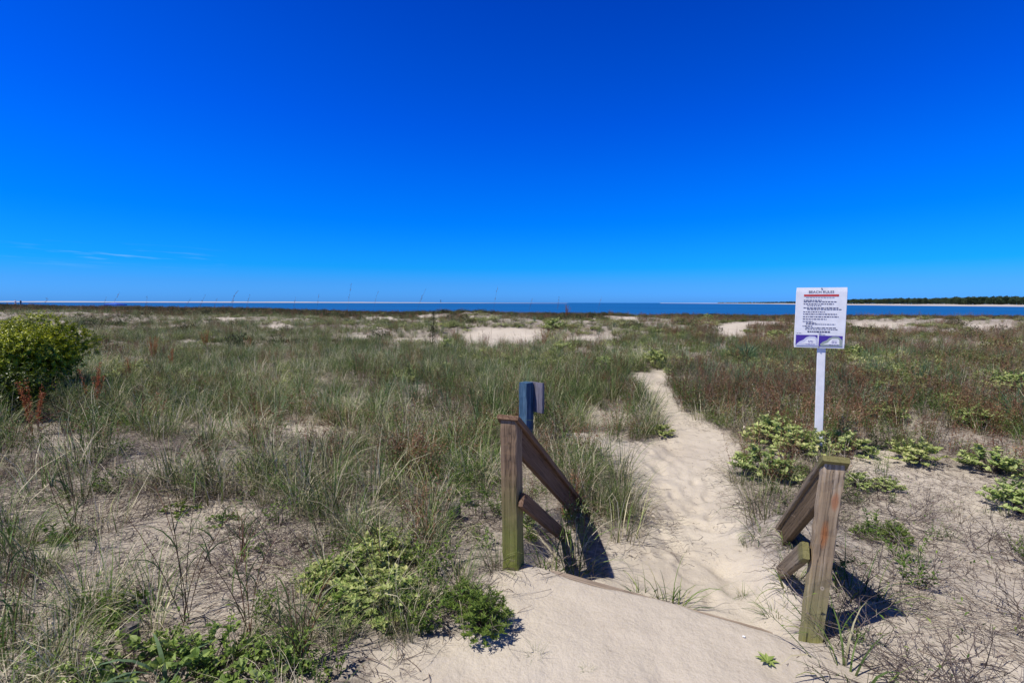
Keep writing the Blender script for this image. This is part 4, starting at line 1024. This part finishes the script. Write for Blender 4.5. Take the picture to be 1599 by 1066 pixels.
# ------------------------------------------------------------------ the evergreen bush at the left
def bush(name, loc, rx, ry, h, nleaf, lb, seed, tn=.5):
    e = empty(name, loc, lb, 'bush')
    rr = random.Random(seed); b = PB(); br_ = PB()
    lobes = [(V((0, 0, h*.55)), rx*.85, ry*.85, h*.40)]
    for i in range(16):
        a = rr.uniform(0, 6.283); q_ = rr.uniform(.45, .8); zz = h*rr.uniform(.42, .84)*(1-q_*.22)
        s_ = rr.uniform(.16, .42); lobes.append((V((math.cos(a)*rx*q_, math.sin(a)*ry*q_, zz)), rx*s_, ry*s_, h*s_*.8))
    vol = [l[1]*l[2] for l in lobes]
    for i in range(nleaf//9):
        c, ax, ay, az__ = rr.choices(lobes, vol)[0]
        d = V((rr.gauss(0, 1), rr.gauss(0, 1), rr.gauss(.45, .75))).normalized()
        f = rr.uniform(.72, 1.05); pp = c+V((d.x*ax, d.y*ay, d.z*az__))*f
        if pp.z < .05: continue
        out = V((d.x/ax, d.y/ay, d.z/az__+.6)).normalized()
        for j in range(9):
            a = j*2.4; side = out.orthogonal().normalized(); s2 = out.cross(side)
            dl = side*math.cos(a)+s2*math.sin(a)+out*rr.uniform(.2, 1.1)
            b.leaf(pp+out*j*.006, dl, out, rr.uniform(.035, .06), rr.uniform(.018, .028), min(1, max(0, rr.gauss(tn, .25))), 0)
    for i in range(46):
        a = rr.uniform(0, 6.283); el = rr.uniform(.25, 1.4); d = V((math.cos(a)*math.cos(el), math.sin(a)*math.cos(el), math.sin(el)))
        p0_ = V((d.x*rx*.75, d.y*ry*.75, h*.5+d.z*h*.38)); p1_ = p0_+(d+V((0, 0, .5))).normalized()*rr.uniform(.12, .32); b.stick([p0_, p1_], .004, .4, 0)
        for j in range(16):
            aa = rr.uniform(0, 6.283); b.leaf(p0_.lerp(p1_, rr.uniform(.2, 1)), (math.cos(aa), math.sin(aa), rr.uniform(.2, 1.2)), d, rr.uniform(.035, .06), .024, rr.uniform(.3, 1)*tn*1.8, 0)
    for i in range(nleaf//6):  # inner leaves get dark tones: the shade inside the bush is painted in
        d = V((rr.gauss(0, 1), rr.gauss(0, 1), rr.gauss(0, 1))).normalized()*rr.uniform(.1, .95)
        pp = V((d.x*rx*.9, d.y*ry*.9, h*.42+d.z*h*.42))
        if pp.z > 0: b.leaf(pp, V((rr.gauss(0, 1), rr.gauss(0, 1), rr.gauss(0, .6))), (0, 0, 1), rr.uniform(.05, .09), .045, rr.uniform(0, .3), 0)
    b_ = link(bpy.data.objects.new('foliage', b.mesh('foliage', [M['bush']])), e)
    for i in range(26):
        c = rr.choice(lobes)[0]; br_.stick([V((rr.uniform(-.15, .15), rr.uniform(-.15, .15), -.1)), V((c.x*.5, c.y*.5, c.z*.5)), c], .018, .3, 0)
    link(bpy.data.objects.new('branches', br_.mesh('branches', [M['twig']])), e)
    return e
def spot(u_, dd):
    x = (u_-W0/2)/F*dd; return V((x, dd, float(height(x, dd))-.03))
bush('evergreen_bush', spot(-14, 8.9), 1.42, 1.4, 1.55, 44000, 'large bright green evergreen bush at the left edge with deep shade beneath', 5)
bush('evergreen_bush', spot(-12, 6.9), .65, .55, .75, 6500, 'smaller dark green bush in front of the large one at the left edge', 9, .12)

# ------------------------------------------------------------------ beach beyond the dunes
def on_beach(u_, dd):
    x = (u_-W0/2)/F*dd; return V((x, dd, float(height(x, dd))))
M['canopy'] = plain('canopy_cloth', (.02, .12, .55), .7); M['pole'] = plain('canopy_pole', (.25, .25, .27), .4)
c = on_beach(182, 118); zb = 1.62-(473.9-471.4)*0
cz = CAM.z+(471.3-472.2)*118/F                       # height of the canopy top
c0 = V((c.x, c.y, c.z)); e = empty('beach_canopy', c0, 'blue cloth beach canopy beyond the dune crest at the left', 'canopy')
hz = cz-c.z; a = 1.55
vv = [(-a, -a, hz-.5), (a, -a, hz-.5), (a, a, hz-.5), (-a, a, hz-.5), (0, 0, hz), (-a, -a, hz-.75), (a, -a, hz-.75), (a, a, hz-.75), (-a, a, hz-.75)]
me = bpy.data.meshes.new('cloth'); me.from_pydata(vv, [], [(0, 1, 4), (1, 2, 4), (2, 3, 4), (3, 0, 4), (0, 5, 6, 1), (1, 6, 7, 2), (2, 7, 8, 3), (3, 8, 5, 0)]); me.materials.append(M['canopy'])
link(bpy.data.objects.new('cloth', me), e)
for sx in (-1, 1):
    for sy in (-1, 1):
        b = PB(); b.stick([(sx*a*.97, sy*a*.97, -.1), (sx*a*.97, sy*a*.97, hz-.5)], .03, .5, 0, 0); link(bpy.data.objects.new('pole', b.mesh('pole', [M['pole']])), e)
def person(u_, dd, feet_v, shirt, trousers, hair, lb, H=1.7, yaw=0):
    c = on_beach(u_, dd); c.z = CAM.z + (feet_v and (470.9-feet_v)*dd/F) 
    import bmesh
    me = bpy.data.meshes.new('person'); bm = bmesh.new()
    P_ = {'pel': (0, 0, .93), 'waist': (0, 0, 1.07), 'chest': (0, 0, 1.32), 'neck': (0, 0, 1.47), 'headb': (0, .01, 1.54), 'head': (0, .015, 1.64),
          'shl': (-.17, 0, 1.40), 'ell': (-.22, .02, 1.13), 'hal': (-.2, .1, .9), 'shr': (.17, 0, 1.40), 'elr': (.22, .02, 1.13), 'har': (.2, .1, .9),
          'hil': (-.09, 0, .90), 'knl': (-.1, .03, .5), 'ftl': (-.11, 0, .07), 'tol': (-.12, .14, .04), 'hir': (.09, 0, .90), 'knr': (.1, -.03, .5), 'ftr': (.12, -.06, .07), 'tor': (.13, .08, .04)}
    rad = dict(pel=.14, waist=.125, chest=.145, neck=.055, headb=.08, head=.10, shl=.06, ell=.042, hal=.032, shr=.06, elr=.042, har=.032, hil=.09, knl=.06, ftl=.042, tol=.03, hir=.09, knr=.06, ftr=.042, tor=.03)
    vv = {k_: bm.verts.new(p_) for k_, p_ in P_.items()}
    for a_, b_ in ['pel waist', 'waist chest', 'chest neck', 'neck headb', 'headb head', 'chest shl', 'shl ell', 'ell hal', 'chest shr', 'shr elr', 'elr har', 'pel hil', 'hil knl', 'knl ftl', 'ftl tol', 'pel hir', 'hir knr', 'knr ftr', 'ftr tor'] and [x_.split() for x_ in ['pel waist', 'waist chest', 'chest neck', 'neck headb', 'headb head', 'chest shl', 'shl ell', 'ell hal', 'chest shr', 'shr elr', 'elr har', 'pel hil', 'hil knl', 'knl ftl', 'ftl tol', 'pel hir', 'hir knr', 'knr ftr', 'ftr tor']]:
        bm.edges.new((vv[a_], vv[b_]))
    bm.verts.index_update(); bm.to_mesh(me); bm.free()
    keys = list(P_)
    sv = me.skin_vertices.new() if len(me.skin_vertices) == 0 and hasattr(me.skin_vertices, 'new') else None
    o = bpy.data.objects.new('person_tmp', me); scene.collection.objects.link(o)
    md = o.modifiers.new('skin', 'SKIN'); 
    if not me.skin_vertices:
        bpy.context.view_layer.objects.active = o; o.select_set(True)
    for i_, k_ in enumerate(keys):
        me.skin_vertices[0].data[i_].radius = (rad[k_], rad[k_]*.8); me.skin_vertices[0].data[i_].use_root = (k_ == 'pel')
    sd_ = o.modifiers.new('sub', 'SUBSURF'); sd_.levels = 1; sd_.render_levels = 1
    dg_ = bpy.context.evaluated_depsgraph_get(); m2 = bpy.data.meshes.new_from_object(o.evaluated_get(dg_)); bpy.data.objects.remove(o)
    m2.materials.clear()
    for mm in (plain('skin_tone', (.45, .27, .18)), plain('shirt', shirt), plain('trousers', trousers), plain('hair', hair)): m2.materials.append(mm)
    for p_ in m2.polygons:
        z_ = p_.center.z; x_ = abs(p_.center.x)
        p_.material_index = 3 if z_ > 1.66 or (z_ > 1.55 and p_.center.y < 0) else (0 if z_ > 1.46 or z_ < .12 or (x_ > .17 and z_ < 1.0) else (1 if z_ > .95 else 2)); p_.use_smooth = True
    o = link(bpy.data.objects.new('person', m2)); o.location = c; o.rotation_euler = (0, 0, yaw); tag(o, lb, 'person'); return o
try:
    person(26, 112, 479.5, (.75, .72, .70), (.70, .66, .62), (.2, .15, .1), 'person dressed in white standing on the beach at the far left')
    person(34.5, 125, 478.5, (.02, .03, .07), (.03, .035, .06), (.55, .6, .7), 'person in dark clothes with a pale cap right of the one in white')
except Exception as ex: print('PERSON', ex)
b = PB(); b.stick([(0, 0, 0), (0, 0, 9)], 1.6, .1, 0, .3); b.stick([(0, 0, 8.5), (0, 0, 12)], 2.6, .1, 0, .2)
o = link(bpy.data.objects.new('channel_marker', b.mesh('marker', [M['twig']]))); o.location = ((689-800)/F*2380, 2380, SEA+4); tag(o, 'tiny dark marker standing on the distant sandbar', 'marker')
